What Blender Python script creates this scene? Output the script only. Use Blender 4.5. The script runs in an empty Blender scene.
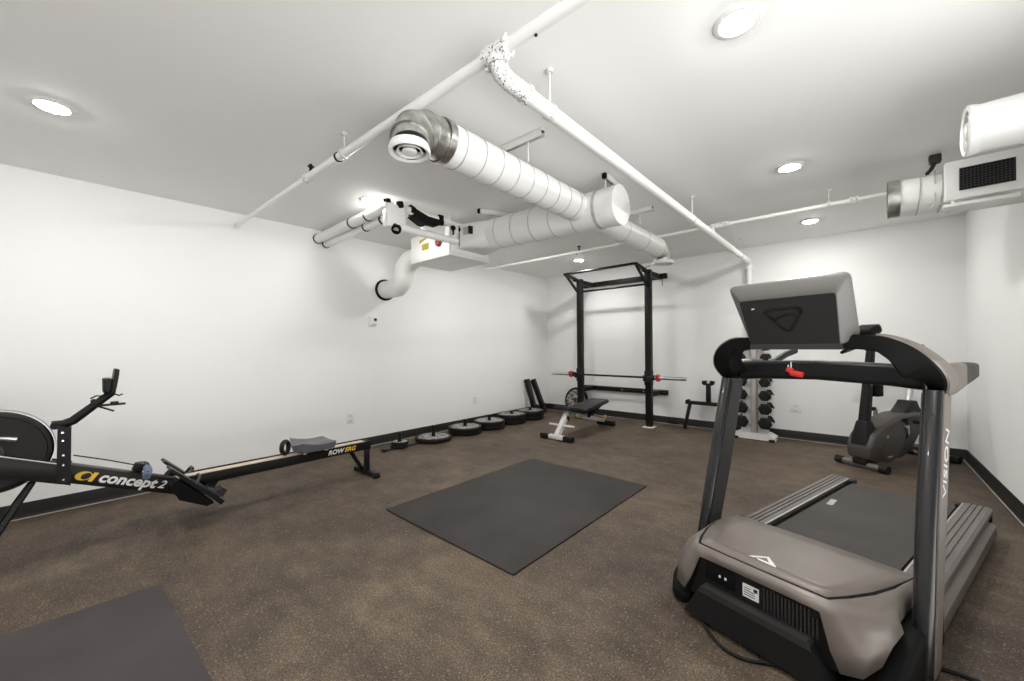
import bpy, bmesh, math, random
from mathutils import Matrix, Vector
random.seed(7)
SC = bpy.context.scene
COL = SC.collection
PI = math.pi
H = 2.42; XL = -4.31; XR = 0.79; YB = 5.82; YF = -2.6
W = {}                                        # world matrix of every Empty

# ------------------------------------------------------------------ materials
def mat(name, col, rough=.5, metal=0., bump=0., bscale=200., var=0., vscale=6., coat=0., spec=.5):
    m = bpy.data.materials.new(name); m.use_nodes = True
    nt = m.node_tree; b = nt.nodes['Principled BSDF']
    b.inputs['Base Color'].default_value = (*col, 1); b.inputs['Roughness'].default_value = rough
    b.inputs['Metallic'].default_value = metal; b.inputs['Coat Weight'].default_value = coat
    b.inputs['Specular IOR Level'].default_value = spec
    tc = nt.nodes.new('ShaderNodeTexCoord')
    if var > 0:
        n = nt.nodes.new('ShaderNodeTexNoise'); n.inputs['Scale'].default_value = vscale; n.inputs['Detail'].default_value = 5
        nt.links.new(tc.outputs['Object'], n.inputs['Vector'])
        r = nt.nodes.new('ShaderNodeValToRGB')
        r.color_ramp.elements[0].position = .3; r.color_ramp.elements[1].position = .7
        r.color_ramp.elements[0].color = (*[c*(1-var) for c in col], 1)
        r.color_ramp.elements[1].color = (*[min(1, c*(1+var)) for c in col], 1)
        nt.links.new(n.outputs['Fac'], r.inputs['Fac']); nt.links.new(r.outputs['Color'], b.inputs['Base Color'])
    if bump > 0:
        n2 = nt.nodes.new('ShaderNodeTexNoise'); n2.inputs['Scale'].default_value = bscale; n2.inputs['Detail'].default_value = 3
        nt.links.new(tc.outputs['Object'], n2.inputs['Vector'])
        bp = nt.nodes.new('ShaderNodeBump'); bp.inputs['Strength'].default_value = bump; bp.inputs['Distance'].default_value = .004
        nt.links.new(n2.outputs['Fac'], bp.inputs['Height']); nt.links.new(bp.outputs['Normal'], b.inputs['Normal'])
    return m

M = {}
M['wall'] = mat('wall_paint', (.85, .85, .838), .7, bump=.15, bscale=90, var=.012, vscale=1.2)
M['ceiling'] = mat('ceiling_paint', (.91, .91, .90), .8, bump=.15, bscale=60, var=.012, vscale=.8)
M['cove'] = mat('baseboard_rubber', (.015, .0135, .0125), .5, bump=.1, bscale=40, spec=.3)
M['sealant'] = mat('floor_edge_sealant', (.36, .33, .29), .6, var=.2, vscale=30)
M['black_steel'] = mat('black_powder_coat', (.009, .009, .009), .42, bump=.08, bscale=500, var=.1, spec=.22)
M['black_plastic'] = mat('black_plastic', (.009, .009, .0095), .45, bump=.05, bscale=300, spec=.25)
M['gloss_black'] = mat('gloss_black_paint', (.013, .013, .014), .24, coat=.15, var=.05, spec=.4)
M['matte_black'] = mat('matte_black', (.006, .006, .006), .6, spec=.12, bump=.05)
M['charcoal'] = mat('charcoal_plastic', (.032, .031, .031), .45, spec=.35, bump=.12, bscale=700)
M['charcoal_light'] = mat('console_shell', (.125, .118, .112), .42, bump=.1, bscale=700)
M['panel_grey'] = mat('console_back_panel', (.024, .023, .023), .5, spec=.3, bump=.12, bscale=700)
M['taupe'] = mat('taupe_metallic_plastic', (.190, .163, .144), .40, metal=.25, bump=.04, bscale=600, var=.04)
M['taupe_dark'] = mat('brown_grey_rubber', (.05, .044, .042), .6, bump=.3, bscale=500)
M['bike_shell'] = mat('bike_shell_plastic', (.066, .057, .052), .4, metal=.2, bump=.05, bscale=500, var=.06)
M['bike_light'] = mat('bike_trim_plastic', (.16, .15, .145), .4, metal=.3)
M['belt'] = mat('treadmill_belt', (.046, .039, .0355), .55, spec=.35, bump=.35, bscale=900, var=.12, vscale=5)
M['rail_cover'] = mat('ribbed_rail_cover', (.135, .122, .113), .5, bump=.2, bscale=500, var=.06)
M['alu'] = mat('aluminium', (.62, .61, .60), .3, metal=1., var=.05)
M['galv'] = mat('galvanised_sheet', (.55, .54, .52), .28, metal=.95, var=.35, vscale=16, bump=.12, bscale=30)
M['chrome'] = mat('chromed_steel', (.62, .62, .62), .2, metal=1., var=.05)
M['duct'] = mat('white_duct_wrap', (.80, .795, .78), .5, bump=.12, bscale=40, var=.02)
M['seam'] = mat('duct_seam', (.44, .43, .42), .6, var=.2, vscale=20)
M['pipe'] = mat('white_pipe_paint', (.86, .855, .845), .35, bump=.05)
M['pipe_old'] = None
M['white_plastic'] = mat('white_plastic', (.78, .78, .765), .35, var=.02)
M['white_steel'] = mat('white_enamel_steel', (.70, .69, .67), .35, var=.04)
M['tower_grey'] = mat('warm_grey_steel', (.40, .375, .345), .45, var=.06)
M['screen'] = mat('black_screen', (.01, .01, .011), .15)
M['red'] = mat('red_plastic', (.62, .03, .025), .35, var=.1)
M['dark_red'] = mat('dark_red_plastic', (.22, .04, .03), .4)
M['yellow'] = mat('yellow_print', (.80, .52, .04), .45, var=.04)
M['olive'] = mat('yellow_warning_sticker', (.34, .31, .03), .5, var=.1)
M['gold'] = mat('brass_knob', (.72, .50, .18), .3, metal=.7)
M['white_print'] = mat('white_print', (.80, .80, .78), .5, var=.02)
M['grey_print'] = mat('grey_print', (.42, .42, .41), .5)
M['dark_print'] = mat('dark_relief_print', (.011, .011, .011), .4)
M['vinyl'] = mat('black_vinyl', (.016, .0155, .015), .45, bump=.2, bscale=400, spec=.3)
M['grey_seat'] = mat('grey_seat_rubber', (.115, .115, .125), .55, bump=.15, bscale=300, var=.05)
M['blue_grip'] = mat('blue_grey_grip', (.10, .13, .20), .6, bump=.3, bscale=300, var=.15, vscale=30)
M['tan_rail'] = mat('tan_track_strip', (.62, .51, .39), .3, metal=.35, var=.06, vscale=12)
M['rubber'] = mat('black_rubber', (.009, .009, .009), .5, bump=.2, bscale=300, spec=.25)
M['fly'] = mat('flywheel_cage_plastic', (.013, .0095, .009), .42, bump=.05, spec=.25)
M['boom'] = mat('rower_boom_paint', (.015, .0115, .011), .38, bump=.03, spec=.3)

def plate_face():
    m = mat('worn_cast_iron', (.30, .285, .265), .45, metal=.5, bump=.4, bscale=60)
    nt = m.node_tree; b = nt.nodes['Principled BSDF']
    tc = nt.nodes.new('ShaderNodeTexCoord'); n = nt.nodes.new('ShaderNodeTexNoise')
    n.inputs['Scale'].default_value = 22; n.inputs['Detail'].default_value = 4
    r = nt.nodes.new('ShaderNodeValToRGB'); e = r.color_ramp.elements
    e[0].position = .42; e[0].color = (.10, .095, .09, 1); e[1].position = .56; e[1].color = (.46, .44, .41, 1)
    nt.links.new(tc.outputs['Object'], n.inputs['Vector']); nt.links.new(n.outputs['Fac'], r.inputs['Fac'])
    nt.links.new(r.outputs['Color'], b.inputs['Base Color'])
    return m
M['plate_face'] = plate_face()

def floor_mat():
    m = bpy.data.materials.new('speckled_rubber_floor'); m.use_nodes = True
    nt = m.node_tree; L = nt.links; N = nt.nodes; b = N['Principled BSDF']
    tc = N.new('ShaderNodeTexCoord')
    def noise(scale, detail=4, rough=.6, vec=None):
        n = N.new('ShaderNodeTexNoise'); n.inputs['Scale'].default_value = scale
        n.inputs['Detail'].default_value = detail; n.inputs['Roughness'].default_value = rough
        L.new(vec or tc.outputs['Object'], n.inputs['Vector']); return n
    def ramp(src, p0, c0, p1, c1):
        r = N.new('ShaderNodeValToRGB'); e = r.color_ramp.elements
        e[0].position = p0; e[0].color = (*c0, 1); e[1].position = p1; e[1].color = (*c1, 1)
        L.new(src, r.inputs['Fac']); return r
    def mix(a, c, fac, kind='MIX'):
        x = N.new('ShaderNodeMix'); x.data_type = 'RGBA'; x.blend_type = kind
        if isinstance(fac, float): x.inputs[0].default_value = fac
        else: L.new(fac, x.inputs[0])
        L.new(a, x.inputs[6])
        if isinstance(c, tuple): x.inputs[7].default_value = (*c, 1)
        else: L.new(c, x.inputs[7])
        return x.outputs[2]
    big = ramp(noise(.9, 5, .6).outputs['Fac'], .35, (.062, .0455, .033), .66, (.118, .089, .064))
    mid = ramp(noise(5, 6, .7).outputs['Fac'], .30, (.62, .62, .62), .70, (1.25, 1.22, 1.18))
    c = mix(big.outputs['Color'], mid.outputs['Color'], 1.0, 'MULTIPLY')
    mp = N.new('ShaderNodeMapping'); mp.inputs['Scale'].default_value = (2.5, 5.5, 1); mp.inputs['Rotation'].default_value = (0, 0, .35)
    L.new(tc.outputs['Object'], mp.inputs['Vector'])
    st = ramp(noise(1.6, 6, .7, mp.outputs['Vector']).outputs['Fac'], .36, (.62, .61, .61), .66, (1.25, 1.24, 1.22))
    c = mix(c, st.outputs['Color'], .75, 'MULTIPLY')
    fine = ramp(noise(150, 3, .7).outputs['Fac'], .36, (.22, .22, .23), .66, (1.95, 1.90, 1.80))
    c = mix(c, fine.outputs['Color'], .9, 'MULTIPLY')
    v = N.new('ShaderNodeTexVoronoi'); v.inputs['Scale'].default_value = 190; v.inputs['Randomness'].default_value = 1
    L.new(tc.outputs['Object'], v.inputs['Vector'])
    fl = ramp(v.outputs['Color'], .80, (0, 0, 0), .90, (1, 1, 1))
    c = mix(c, (.20, .155, .11), fl.outputs['Color'])
    v2 = N.new('ShaderNodeTexVoronoi'); v2.inputs['Scale'].default_value = 55
    L.new(tc.outputs['Object'], v2.inputs['Vector'])
    fl2 = ramp(v2.outputs['Color'], .975, (0, 0, 0), .99, (1, 1, 1))
    c = mix(c, (.17, .15, .125), fl2.outputs['Color'])
    # thin joints between the 1.22 m rubber sheets
    br = N.new('ShaderNodeTexBrick'); br.offset = .0
    br.inputs['Scale'].default_value = 1; br.inputs['Mortar Size'].default_value = .0016; br.inputs['Brick Width'].default_value = 1.22
    br.inputs['Row Height'].default_value = 1.22; br.inputs['Mortar Smooth'].default_value = .3
    L.new(tc.outputs['Object'], br.inputs['Vector'])
    j = N.new('ShaderNodeMath'); j.operation = 'MULTIPLY'; j.inputs[1].default_value = .5
    L.new(br.outputs['Fac'], j.inputs[0])
    c = mix(c, (.02, .017, .015), j.outputs[0])
    L.new(c, b.inputs['Base Color'])
    b.inputs['Roughness'].default_value = .62; b.inputs['Specular IOR Level'].default_value = .4
    bp = N.new('ShaderNodeBump'); bp.inputs['Strength'].default_value = .45; bp.inputs['Distance'].default_value = .003
    L.new(noise(260, 2).outputs['Fac'], bp.inputs['Height']); L.new(bp.outputs['Normal'], b.inputs['Normal'])
    return m
M['floor'] = floor_mat()

def mat_mat():
    m = mat('black_rubber_mat', (.0245, .0200, .0190), .55, spec=.35, var=.32, vscale=3.0, bump=.3, bscale=420)
    return m
M['mat'] = mat_mat()
M['mat_grey'] = mat('worn_grey_rubber_mat', (.047, .0398, .0405), .6, spec=.35, var=.22, vscale=2.2, bump=.3, bscale=420)

def pipe_old():
    m = mat('chipped_white_fitting', (.78, .775, .76), .45, bump=.5, bscale=70)
    nt = m.node_tree; b = nt.nodes['Principled BSDF']
    tc = nt.nodes.new('ShaderNodeTexCoord'); n = nt.nodes.new('ShaderNodeTexNoise'); n.inputs['Scale'].default_value = 130
    n.inputs['Detail'].default_value = 2
    r = nt.nodes.new('ShaderNodeValToRGB'); e = r.color_ramp.elements
    e[0].position = .36; e[0].color = (.10, .098, .095, 1); e[1].position = .44; e[1].color = (.80, .795, .78, 1)
    nt.links.new(tc.outputs['Object'], n.inputs['Vector']); nt.links.new(n.outputs['Fac'], r.inputs['Fac'])
    nt.links.new(r.outputs['Color'], b.inputs['Base Color']); return m
M['pipe_old'] = pipe_old()

def lamp_mat(strength):
    m = bpy.data.materials.new('led_lens'); m.use_nodes = True
    b = m.node_tree.nodes['Principled BSDF']
    b.inputs['Base Color'].default_value = (.9, .9, .88, 1)
    b.inputs['Emission Color'].default_value = (1.0, .985, .955, 1); b.inputs['Emission Strength'].default_value = strength
    return m
LAMP = 430.
M['lamp'] = lamp_mat(LAMP)

# ------------------------------------------------------------------ mesh builder
class MB:
    def __init__(s): s.V = []; s.F = []; s.I = []; s.mi = 0
    def add(s, vs, fs, mx=None):
        o = len(s.V)
        for v in vs:
            v = Vector(v); s.V.append(mx @ v if mx else v)
        for f in fs: s.F.append([o+i for i in f]); s.I.append(s.mi)
        return s
    def addbm(s, bm, mx=None):
        bm.verts.ensure_lookup_table(); bm.verts.index_update()
        s.add([v.co.copy() for v in bm.verts], [[v.index for v in f.verts] for f in bm.faces], mx); bm.free(); return s
    def box(s, c, d, rot=None, bev=0., seg=2):
        bm = bmesh.new(); bmesh.ops.create_cube(bm, size=1)
        for v in bm.verts: v.co = Vector((v.co.x*d[0], v.co.y*d[1], v.co.z*d[2]))
        if bev > 0: bmesh.ops.bevel(bm, geom=bm.edges[:], offset=min(bev, .49*min(d)), segments=seg, profile=.5, affect='EDGES')
        mx = Matrix.Translation(c)
        if rot is not None: mx = mx @ rot.to_4x4()
        return s.addbm(bm, mx)
    def bb(s, a, b, bev=0., seg=2):
        return s.box([(a[i]+b[i])/2 for i in range(3)], [abs(b[i]-a[i]) for i in range(3)], None, bev, seg)
    def bar(s, p, q, w, h, up=(0, 0, 1), bev=0.):                # rectangular bar from p to q; w across, h along 'up'
        p, q = Vector(p), Vector(q); d = (q-p); L = d.length; y = d/L
        u = Vector(up); x = y.cross(u).normalized(); z = x.cross(y)
        R = Matrix((x, y, z)).transposed()
        return s.box((p+q)/2, (w, L, h), R, bev)
    def cyl(s, p, q, r, r2=None, n=20, caps=True):
        p, q = Vector(p), Vector(q); r2 = r if r2 is None else r2
        return s.tube([p, q], [r, r2], n, caps)
    def tube(s, pts, r, n=12, caps=True):
        pts = [Vector(p) for p in pts]; k = len(pts)
        rs = r if isinstance(r, (list, tuple)) else [r]*k
        T = []
        for i in range(k):
            a = pts[max(0, i-1)]; b = pts[min(k-1, i+1)]
            t = (b-a).normalized() if i in (0, k-1) else ((pts[i]-a).normalized()+(b-pts[i]).normalized()).normalized()
            T.append(t)
        ref = Vector((0, 0, 1)) if abs(T[0].z) < .9 else Vector((1, 0, 0))
        u = T[0].cross(ref).normalized(); rings = []
        for i in range(k):
            u = (u-T[i]*u.dot(T[i])).normalized(); v = T[i].cross(u)
            sc = 1.
            if 0 < i < k-1:
                ca = (pts[i]-pts[i-1]).normalized().dot(T[i]); sc = 1/max(.5, ca)
            ring = []
            for j in range(n):
                a = 2*PI*j/n; ring.append(pts[i]+(u*math.cos(a)+v*math.sin(a))*rs[i])
            rings.append(ring)
        return s.loft(rings, caps)
    def loft(s, rings, caps=True, closed=True):
        n = len(rings[0]); vs = [p for r in rings for p in r]; fs = []
        for i in range(len(rings)-1):
            for j in range(n if closed else n-1):
                a = i*n+j; b = i*n+(j+1) % n
                fs.append([a, b, b+n, a+n])
        if caps: fs.append(list(range(n))[::-1]); fs.append([len(vs)-n+j for j in range(n)])
        return s.add(vs, fs)
    def prism(s, poly, f, a, b):                                # poly 2D, f(u,v,t)->3D
        n = len(poly); vs = [f(u, v, a) for u, v in poly]+[f(u, v, b) for u, v in poly]
        fs = [[i, (i+1) % n, n+(i+1) % n, n+i] for i in range(n)]+[list(range(n))[::-1], list(range(n, 2*n))]
        return s.add(vs, fs)
    def lathe(s, prof, mx=None, n=32):                          # prof [(r,z)...], axis z
        vs = []; fs = []; k = len(prof)
        for j in range(n):
            a = 2*PI*j/n
            for r, z in prof: vs.append((r*math.cos(a), r*math.sin(a), z))
        for j in range(n):
            for i in range(k-1):
                a = j*k+i; b = ((j+1) % n)*k+i
                fs.append([a, b, b+1, a+1])
        return s.add(vs, fs, mx)
    def ball(s, c, r, n=16, sc=(1, 1, 1)):
        bm = bmesh.new(); bmesh.ops.create_uvsphere(bm, u_segments=n, v_segments=n//2+2, radius=r)
        return s.addbm(bm, Matrix.Translation(c) @ Matrix.Diagonal((*sc, 1)))
    def build(s, name, mats, parent=None, local=False, ang=38, flat=False):
        me = bpy.data.meshes.new(name)
        vs = s.V; loc = Vector((0, 0, 0))
        if parent is not None and not local:
            inv = W[parent].inverted(); vs = [inv @ v for v in vs]
        elif parent is None:
            xs = [v.x for v in vs]; ys = [v.y for v in vs]; zs = [v.z for v in vs]
            loc = Vector(((min(xs)+max(xs))/2, (min(ys)+max(ys))/2, min(zs))); vs = [v-loc for v in vs]
        me.from_pydata([tuple(v) for v in vs], [], s.F)
        for m in (mats if isinstance(mats, (list, tuple)) else [mats]): me.materials.append(M[m] if isinstance(m, str) else m)
        me.polygons.foreach_set('material_index', s.I)
        bm = bmesh.new(); bm.from_mesh(me); bmesh.ops.recalc_face_normals(bm, faces=bm.faces); bm.to_mesh(me); bm.free()
        if not flat:
            me.polygons.foreach_set('use_smooth', [True]*len(me.polygons)); me.set_sharp_from_angle(angle=math.radians(ang))
        me.update()
        o = bpy.data.objects.new(name, me); COL.objects.link(o); o.location = loc
        if parent is not None: o.parent = parent; W[o] = W[parent]
        else: W[o] = Matrix.Translation(loc)
        return o

def tag(o, label, cat, group=None):
    o['label'] = label; o['category'] = cat
    if group: o['group'] = group
    return o
def thing(name, label, cat, loc=(0, 0, 0), rz=0., group=None):
    o = bpy.data.objects.new(name, None); COL.objects.link(o)
    o.location = loc; o.rotation_euler = (0, 0, rz); o.empty_display_size = .1
    W[o] = Matrix.Translation(loc) @ Matrix.Rotation(rz, 4, 'Z')
    return tag(o, label, cat, group)
def copy_thing(root, loc, rot=None, label=None):
    r = root.copy(); COL.objects.link(r); r.location = loc; W[r] = Matrix.Translation(loc)
    if rot is not None: r.rotation_euler = rot
    if label: r['label'] = label
    def kids(a, b):
        for ch in list(a.children):
            c = ch.copy(); COL.objects.link(c); c.parent = b; kids(ch, c)
    kids(root, r)
    return r
def struct(o): o['kind'] = 'structure'; return o
def text(name, s, size, mx, m, parent, shear=0., ext=.0008, bold=0., align='LEFT'):
    cu = bpy.data.curves.new(name, 'FONT'); cu.body = s; cu.size = size; cu.shear = shear; cu.extrude = ext; cu.offset = bold
    cu.align_x = align; cu.align_y = 'CENTER'; cu.resolution_u = 3
    t = bpy.data.objects.new(name, cu); COL.objects.link(t)
    bpy.context.view_layer.update()
    me = bpy.data.meshes.new_from_object(t.evaluated_get(bpy.context.evaluated_depsgraph_get()))
    COL.objects.unlink(t); bpy.data.objects.remove(t)
    inv = W[parent].inverted(); me.transform(inv @ mx); me.materials.clear(); me.materials.append(M[m])
    o = bpy.data.objects.new(name, me); COL.objects.link(o); o.parent = parent; W[o] = W[parent]
    return o
def frame(o, x, y):                                             # matrix with origin o, axes x, y and x cross y
    x = Vector(x).normalized(); z = x.cross(Vector(y)).normalized(); y = z.cross(x)
    m = Matrix((x, y, z)).transposed().to_4x4(); m.translation = Vector(o); return m
def zto(d):                                                     # rotation taking +Z to direction d
    return Vector((0, 0, 1)).rotation_difference(Vector(d).normalized()).to_matrix().to_4x4()
def rrect(cx, cy, w, h, r, n=4):
    P = []
    for sx, sy, a0 in ((1, 1, 0), (-1, 1, 90), (-1, -1, 180), (1, -1, 270)):
        for k in range(n+1):
            a = math.radians(a0+90*k/n); P.append((cx+sx*(w/2-r)+r*math.cos(a), cy+sy*(h/2-r)+r*math.sin(a)))
    return P
def arc(c, r, a0, a1, n):
    return [(c[0]+r*math.cos(math.radians(a0+(a1-a0)*i/n)), c[1]+r*math.sin(math.radians(a0+(a1-a0)*i/n))) for i in range(n+1)]

# ------------------------------------------------------------------ camera
F, YAW, ROLL, CY = 388.1, .7291, -.0085, 347.3
f = Vector((-math.sin(YAW), math.cos(YAW), 0)); r0 = Vector((math.cos(YAW), math.sin(YAW), 0)); u0 = Vector((0, 0, 1))
rr = r0*math.cos(ROLL)+u0*math.sin(ROLL); uu = u0*math.cos(ROLL)-r0*math.sin(ROLL)
cd = bpy.data.cameras.new('camera'); cam = bpy.data.objects.new('camera', cd); COL.objects.link(cam)
cd.sensor_width = 36; cd.lens = F/1024*36; cd.shift_y = (CY-340.5)/1024; cd.clip_start = .02
mx = Matrix((rr, uu, -f)).transposed().to_4x4(); mx.translation = (0, 0, 1.15); cam.matrix_world = mx
SC.camera = cam

# ------------------------------------------------------------------ the room
T = .12
struct(MB().bb((XL-T, YF-T, -.1), (XR+T, YB+T, 0)).build('floor', 'floor'))
struct(MB().bb((XL-T, YF-T, H), (XR+T, YB+T, H+.1)).build('ceiling', 'ceiling'))
struct(MB().bb((XL-T, YF-T, 0), (XL, YB+T, H)).build('wall_left', 'wall'))
struct(MB().bb((XL, YB, 0), (XR, YB+T, H)).build('wall_back', 'wall'))
m = MB(); m.bb((XR, 2.1, 0), (XR+T, YB+T, H)); m.bb((XR, YF, 0), (XR+T, -1.2, H)); struct(m.build('wall_right', 'wall'))   # unseen gap beside the camera, added to let light reach the ceiling
struct(MB().bb((XL, YF-T, 0), (XR+T, YF, H)).build('wall_front', 'wall'))
def baseboard(name, a, b, nrm):
    a, b, n = Vector(a), Vector(b), Vector(nrm)
    prof = [(0, .0), (.022, 0), (.012, .012), (.008, .03), (.007, .098), (.003, .105), (0, .105)]
    d = (b-a)
    m = MB(); m.prism(prof, lambda u, v, t: a+d*t+n*u+Vector((0, 0, v)), 0, 1)
    m.mi = 1
    m.prism([(.022, .0), (.027, 0), (.027, .004), (.022, .006)], lambda u, v, t: a+d*t+n*u+Vector((0, 0, v)), 0, 1)
    return struct(m.build(name, ['cove', 'sealant']))
baseboard('baseboard_left', (XL, YF, 0), (XL, YB, 0), (1, 0, 0))
baseboard('baseboard_back', (XL, YB, 0), (XR, YB, 0), (0, -1, 0))
baseboard('baseboard_right', (XR, 2.1, 0), (XR, YB, 0), (-1, 0, 0))

# ------------------------------------------------------------------ recessed ceiling lights
LIGHTS = [
 (-.348, 1.733, 'round recessed ceiling light nearest above the treadmill'),
 (-.36, 3.395, 'round recessed ceiling light between the treadmill light and the back wall pipe'),
 (-.364, 5.015, 'round recessed ceiling light beyond the thin back pipe, on the right'),
 (-3.11, -.08, 'round recessed ceiling light alone over the rowing machine'),
 (-3.11, 1.673, 'round recessed ceiling light above the two white pipes at the left wall'),
 (-3.05, 4.9, 'round recessed ceiling light glowing just above the pull-up rack'),
 (-3.11, 3.35, 'round recessed ceiling light hidden behind the fat white trunk duct'),
]
for x, y, lab in LIGHTS:
    t = thing('recessed_light', lab, 'ceiling light', (x, y, H), 0, 'recessed ceiling lights')
    MB().lathe([(.060, -.003), (.063, -.0078), (.081, -.0072), (.087, -.003), (.088, 0)], Matrix.Translation((x, y, H)), 40).build('trim_ring', 'white_plastic', t)
    m = MB(); m.lathe([(0.0001, -.0165), (.026, -.015), (.045, -.012), (.056, -.008), (.061, -.003)], Matrix.Translation((x, y, H)), 40); m.build('lens', 'lamp', t)
# the same lamps carry on over the part of the room behind the camera
for x, y, lab in ((-.36, -.1, 'round recessed ceiling light straight above the camera position'),
                  (-1.7, -1.75, 'round recessed ceiling light over the rear of the room'),
                  ):
    t = thing('recessed_light', lab, 'ceiling light', (x, y, H), 0, 'recessed ceiling lights')
    MB().lathe([(.060, -.003), (.063, -.0078), (.081, -.0072), (.087, -.003), (.088, 0)], Matrix.Translation((x, y, H)), 40).build('trim_ring', 'white_plastic', t)
    m = MB(); m.lathe([(0.0001, -.0165), (.026, -.015), (.045, -.012), (.056, -.008), (.061, -.003)], Matrix.Translation((x, y, H)), 40); m.build('lens', 'lamp', t)

# ------------------------------------------------------------------ floor mats
m = MB(); m.bb((-2.512, 1.452, 0), (-1.302, 3.10, .010), .003)
tag(m.build('exercise_mat', 'mat'), 'large black rubber exercise mat in the middle of the floor', 'mat')
m = MB(); m.prism([(-2.557, .266), (-1.607, .307), (-1.687, -1.293), (-2.637, -1.334)], lambda u, v, t: Vector((u, v, t)), 0, .007)
o = m.build('exercise_mat', 'mat_grey'); tag(o, 'worn grey rubber mat in the near left corner, cut by the photo edge', 'mat')

# ------------------------------------------------------------------ rowing machine
RX = -3.37
rw = thing('rowing_machine', 'black rowing machine with flywheel along the left wall', 'rowing machine', (RX, .6, 0))
# monorail
m = MB(); m.bb((RX-.045, .38, .236), (RX+.045, 1.765, .308), .006); rail = m.build('monorail', 'black_steel', rw)
m = MB(); m.bb((RX-.030, .42, .308), (RX+.040, 1.72, .314), .002); m.build('track_strip', 'tan_rail', rail)
m = MB(); m.bb((RX-.047, 1.762, .232), (RX+.047, 1.778, .312), .004); m.build('end_cap', 'black_plastic', rail)
# rear leg
m = MB(); m.bb((RX+.005, 1.728, .03), (RX+.045, 1.768, .24), .004)
m.bar((RX+.02, 1.60, .245), (RX-.06, 1.75, .03), .026, .026, bev=.003)
leg = m.build('rear_leg', 'black_steel', rw)
m = MB(); m.bb((-3.56, 1.735, .008), (-3.185, 1.785, .045), .006); m.build('rear_foot', 'black_steel', leg)
for xx in (-3.55, -3.20): MB().bb((xx-.022, 1.731, 0), (xx+.022, 1.789, .03), .006).build('rubber_foot', 'rubber', leg)
# boom (sloping front beam)
B0 = Vector((RX, -.62, .705)); B1 = Vector((RX, .44, .252))
dB = (B1-B0).normalized(); nB = Vector((0, -dB.z, dB.y))
m = MB(); m.bar(B0, B1, .082, .098, bev=.006); boom = m.build('boom', 'boom', rw)
xt = RX+.0415
def onb(y, off=0.):                                             # a point on the boom face centre line
    k = (y-B0.y)/(B1.y-B0.y); p = B0.lerp(B1, k)+nB*off; p.x = xt; return p
p = onb(.03, -.004)
# yellow emblem: oval with an open eye and a slanted stroke
m = MB()
def flat(m, poly, org, h): m.prism(poly, lambda u, v, t: org+dB*u+nB*v+Vector((t, 0, 0)), 0, h)
e = [(.034*math.cos(2*PI*i/28)+.006*math.sin(2*PI*i/28), .026*math.sin(2*PI*i/28)) for i in range(28)]
flat(m, e, onb(.020), .0008)
flat(m, [(.026, -.026), (.044, -.026), (.056, .026), (.036, .026)], onb(.020), .0012)
m.mi = 1
e2 = [(.010+.019*math.cos(2*PI*i/28)+.005*math.sin(2*PI*i/28), .019*math.sin(2*PI*i/28)) for i in range(28)]
flat(m, e2, onb(.020), .0010)
m.build('emblem', ['yellow', 'boom'], boom)
text('lettering', 'concept', .082, frame(onb(.080, .002)+Vector((.0005, 0, 0)), dB, nB), 'white_print', boom, shear=.18, bold=.0026)
text('lettering', '2', .066, frame(onb(.338, .002)+Vector((.0005, 0, 0)), dB, nB), 'white_print', boom, shear=.28, bold=.001)
text('lettering', 'ROW', .052, frame((RX+.0455, 1.395, .272), (0, 1, 0), (0, 0, 1)), 'white_print', rail, shear=.3, bold=.0016)
text('lettering', 'ERG', .052, frame((RX+.0455, 1.535, .272), (0, 1, 0), (0, 0, 1)), 'yellow', rail, shear=.3, bold=.0016)
# neck with bolts
m = MB(); m.prism([(-.082, .425), (-.030, .400), (-.026, .715), (-.076, .735)], lambda u, v, t: Vector((t, u, v)), RX-.088, RX+.088)
neck = m.build('neck', 'black_steel', rw)
for (yy, zz) in ((-.058, .70), (-.057, .655), (-.056, .575), (-.056, .52), (-.056, .44)):
    m = MB(); m.cyl((RX+.088, yy, zz), (RX+.094, yy, zz), .007, .005, 10); m.build('bolt', 'chrome', neck)
# monitor arm + monitor
m = MB(); m.tube([(RX, -.10, .735), (RX, -.055, .735), (RX, -.02, .750), (RX, .140, .900)], [.024, .024, .024, .02], 12)
m.cyl((RX-.03, -.085, .733), (RX+.032, -.085, .733), .02, n=14)
m.cyl((RX-.026, .062, .852), (RX+.03, .062, .852), .014, n=12)
arm = m.build('monitor_arm', 'black_steel', rw)
m = MB(); m.bar((RX, .075, .825), (RX, .195, .825), .05, .010, bev=.003); m.bar((RX, .075, .823), (RX, .145, .785), .03, .009, bev=.002)
m.bb((RX-.025, .13, .826), (RX+.025, .165, .842), .003); m.build('phone_clip', 'black_plastic', arm)
mon = MB().bb((RX-.07, .098, .900), (RX+.07, .135, .985), .006).build('monitor', 'black_plastic', rw)
MB().box((RX, .148, .968), (.19, .02, .145), Matrix.Rotation(math.radians(-8), 3, 'X'), .006).build('monitor_face', 'black_plastic', mon)
m = MB(); m.box((RX, .1592, .9695), (.15, .002, .085), Matrix.Rotation(math.radians(-8), 3, 'X')); m.build('screen', 'screen', mon)
m = MB(); m.tube([(RX+.03, .13, .91), (RX+.05, .10, .885), (RX+.03, .07, .885), (RX, .05, .870)], .004, 8); m.tube([(RX+.02, .13, .90), (RX+.04, .165, .880), (RX+.02, .18, .885)], .004, 8); m.build('cable', 'matte_black', mon)
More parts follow.
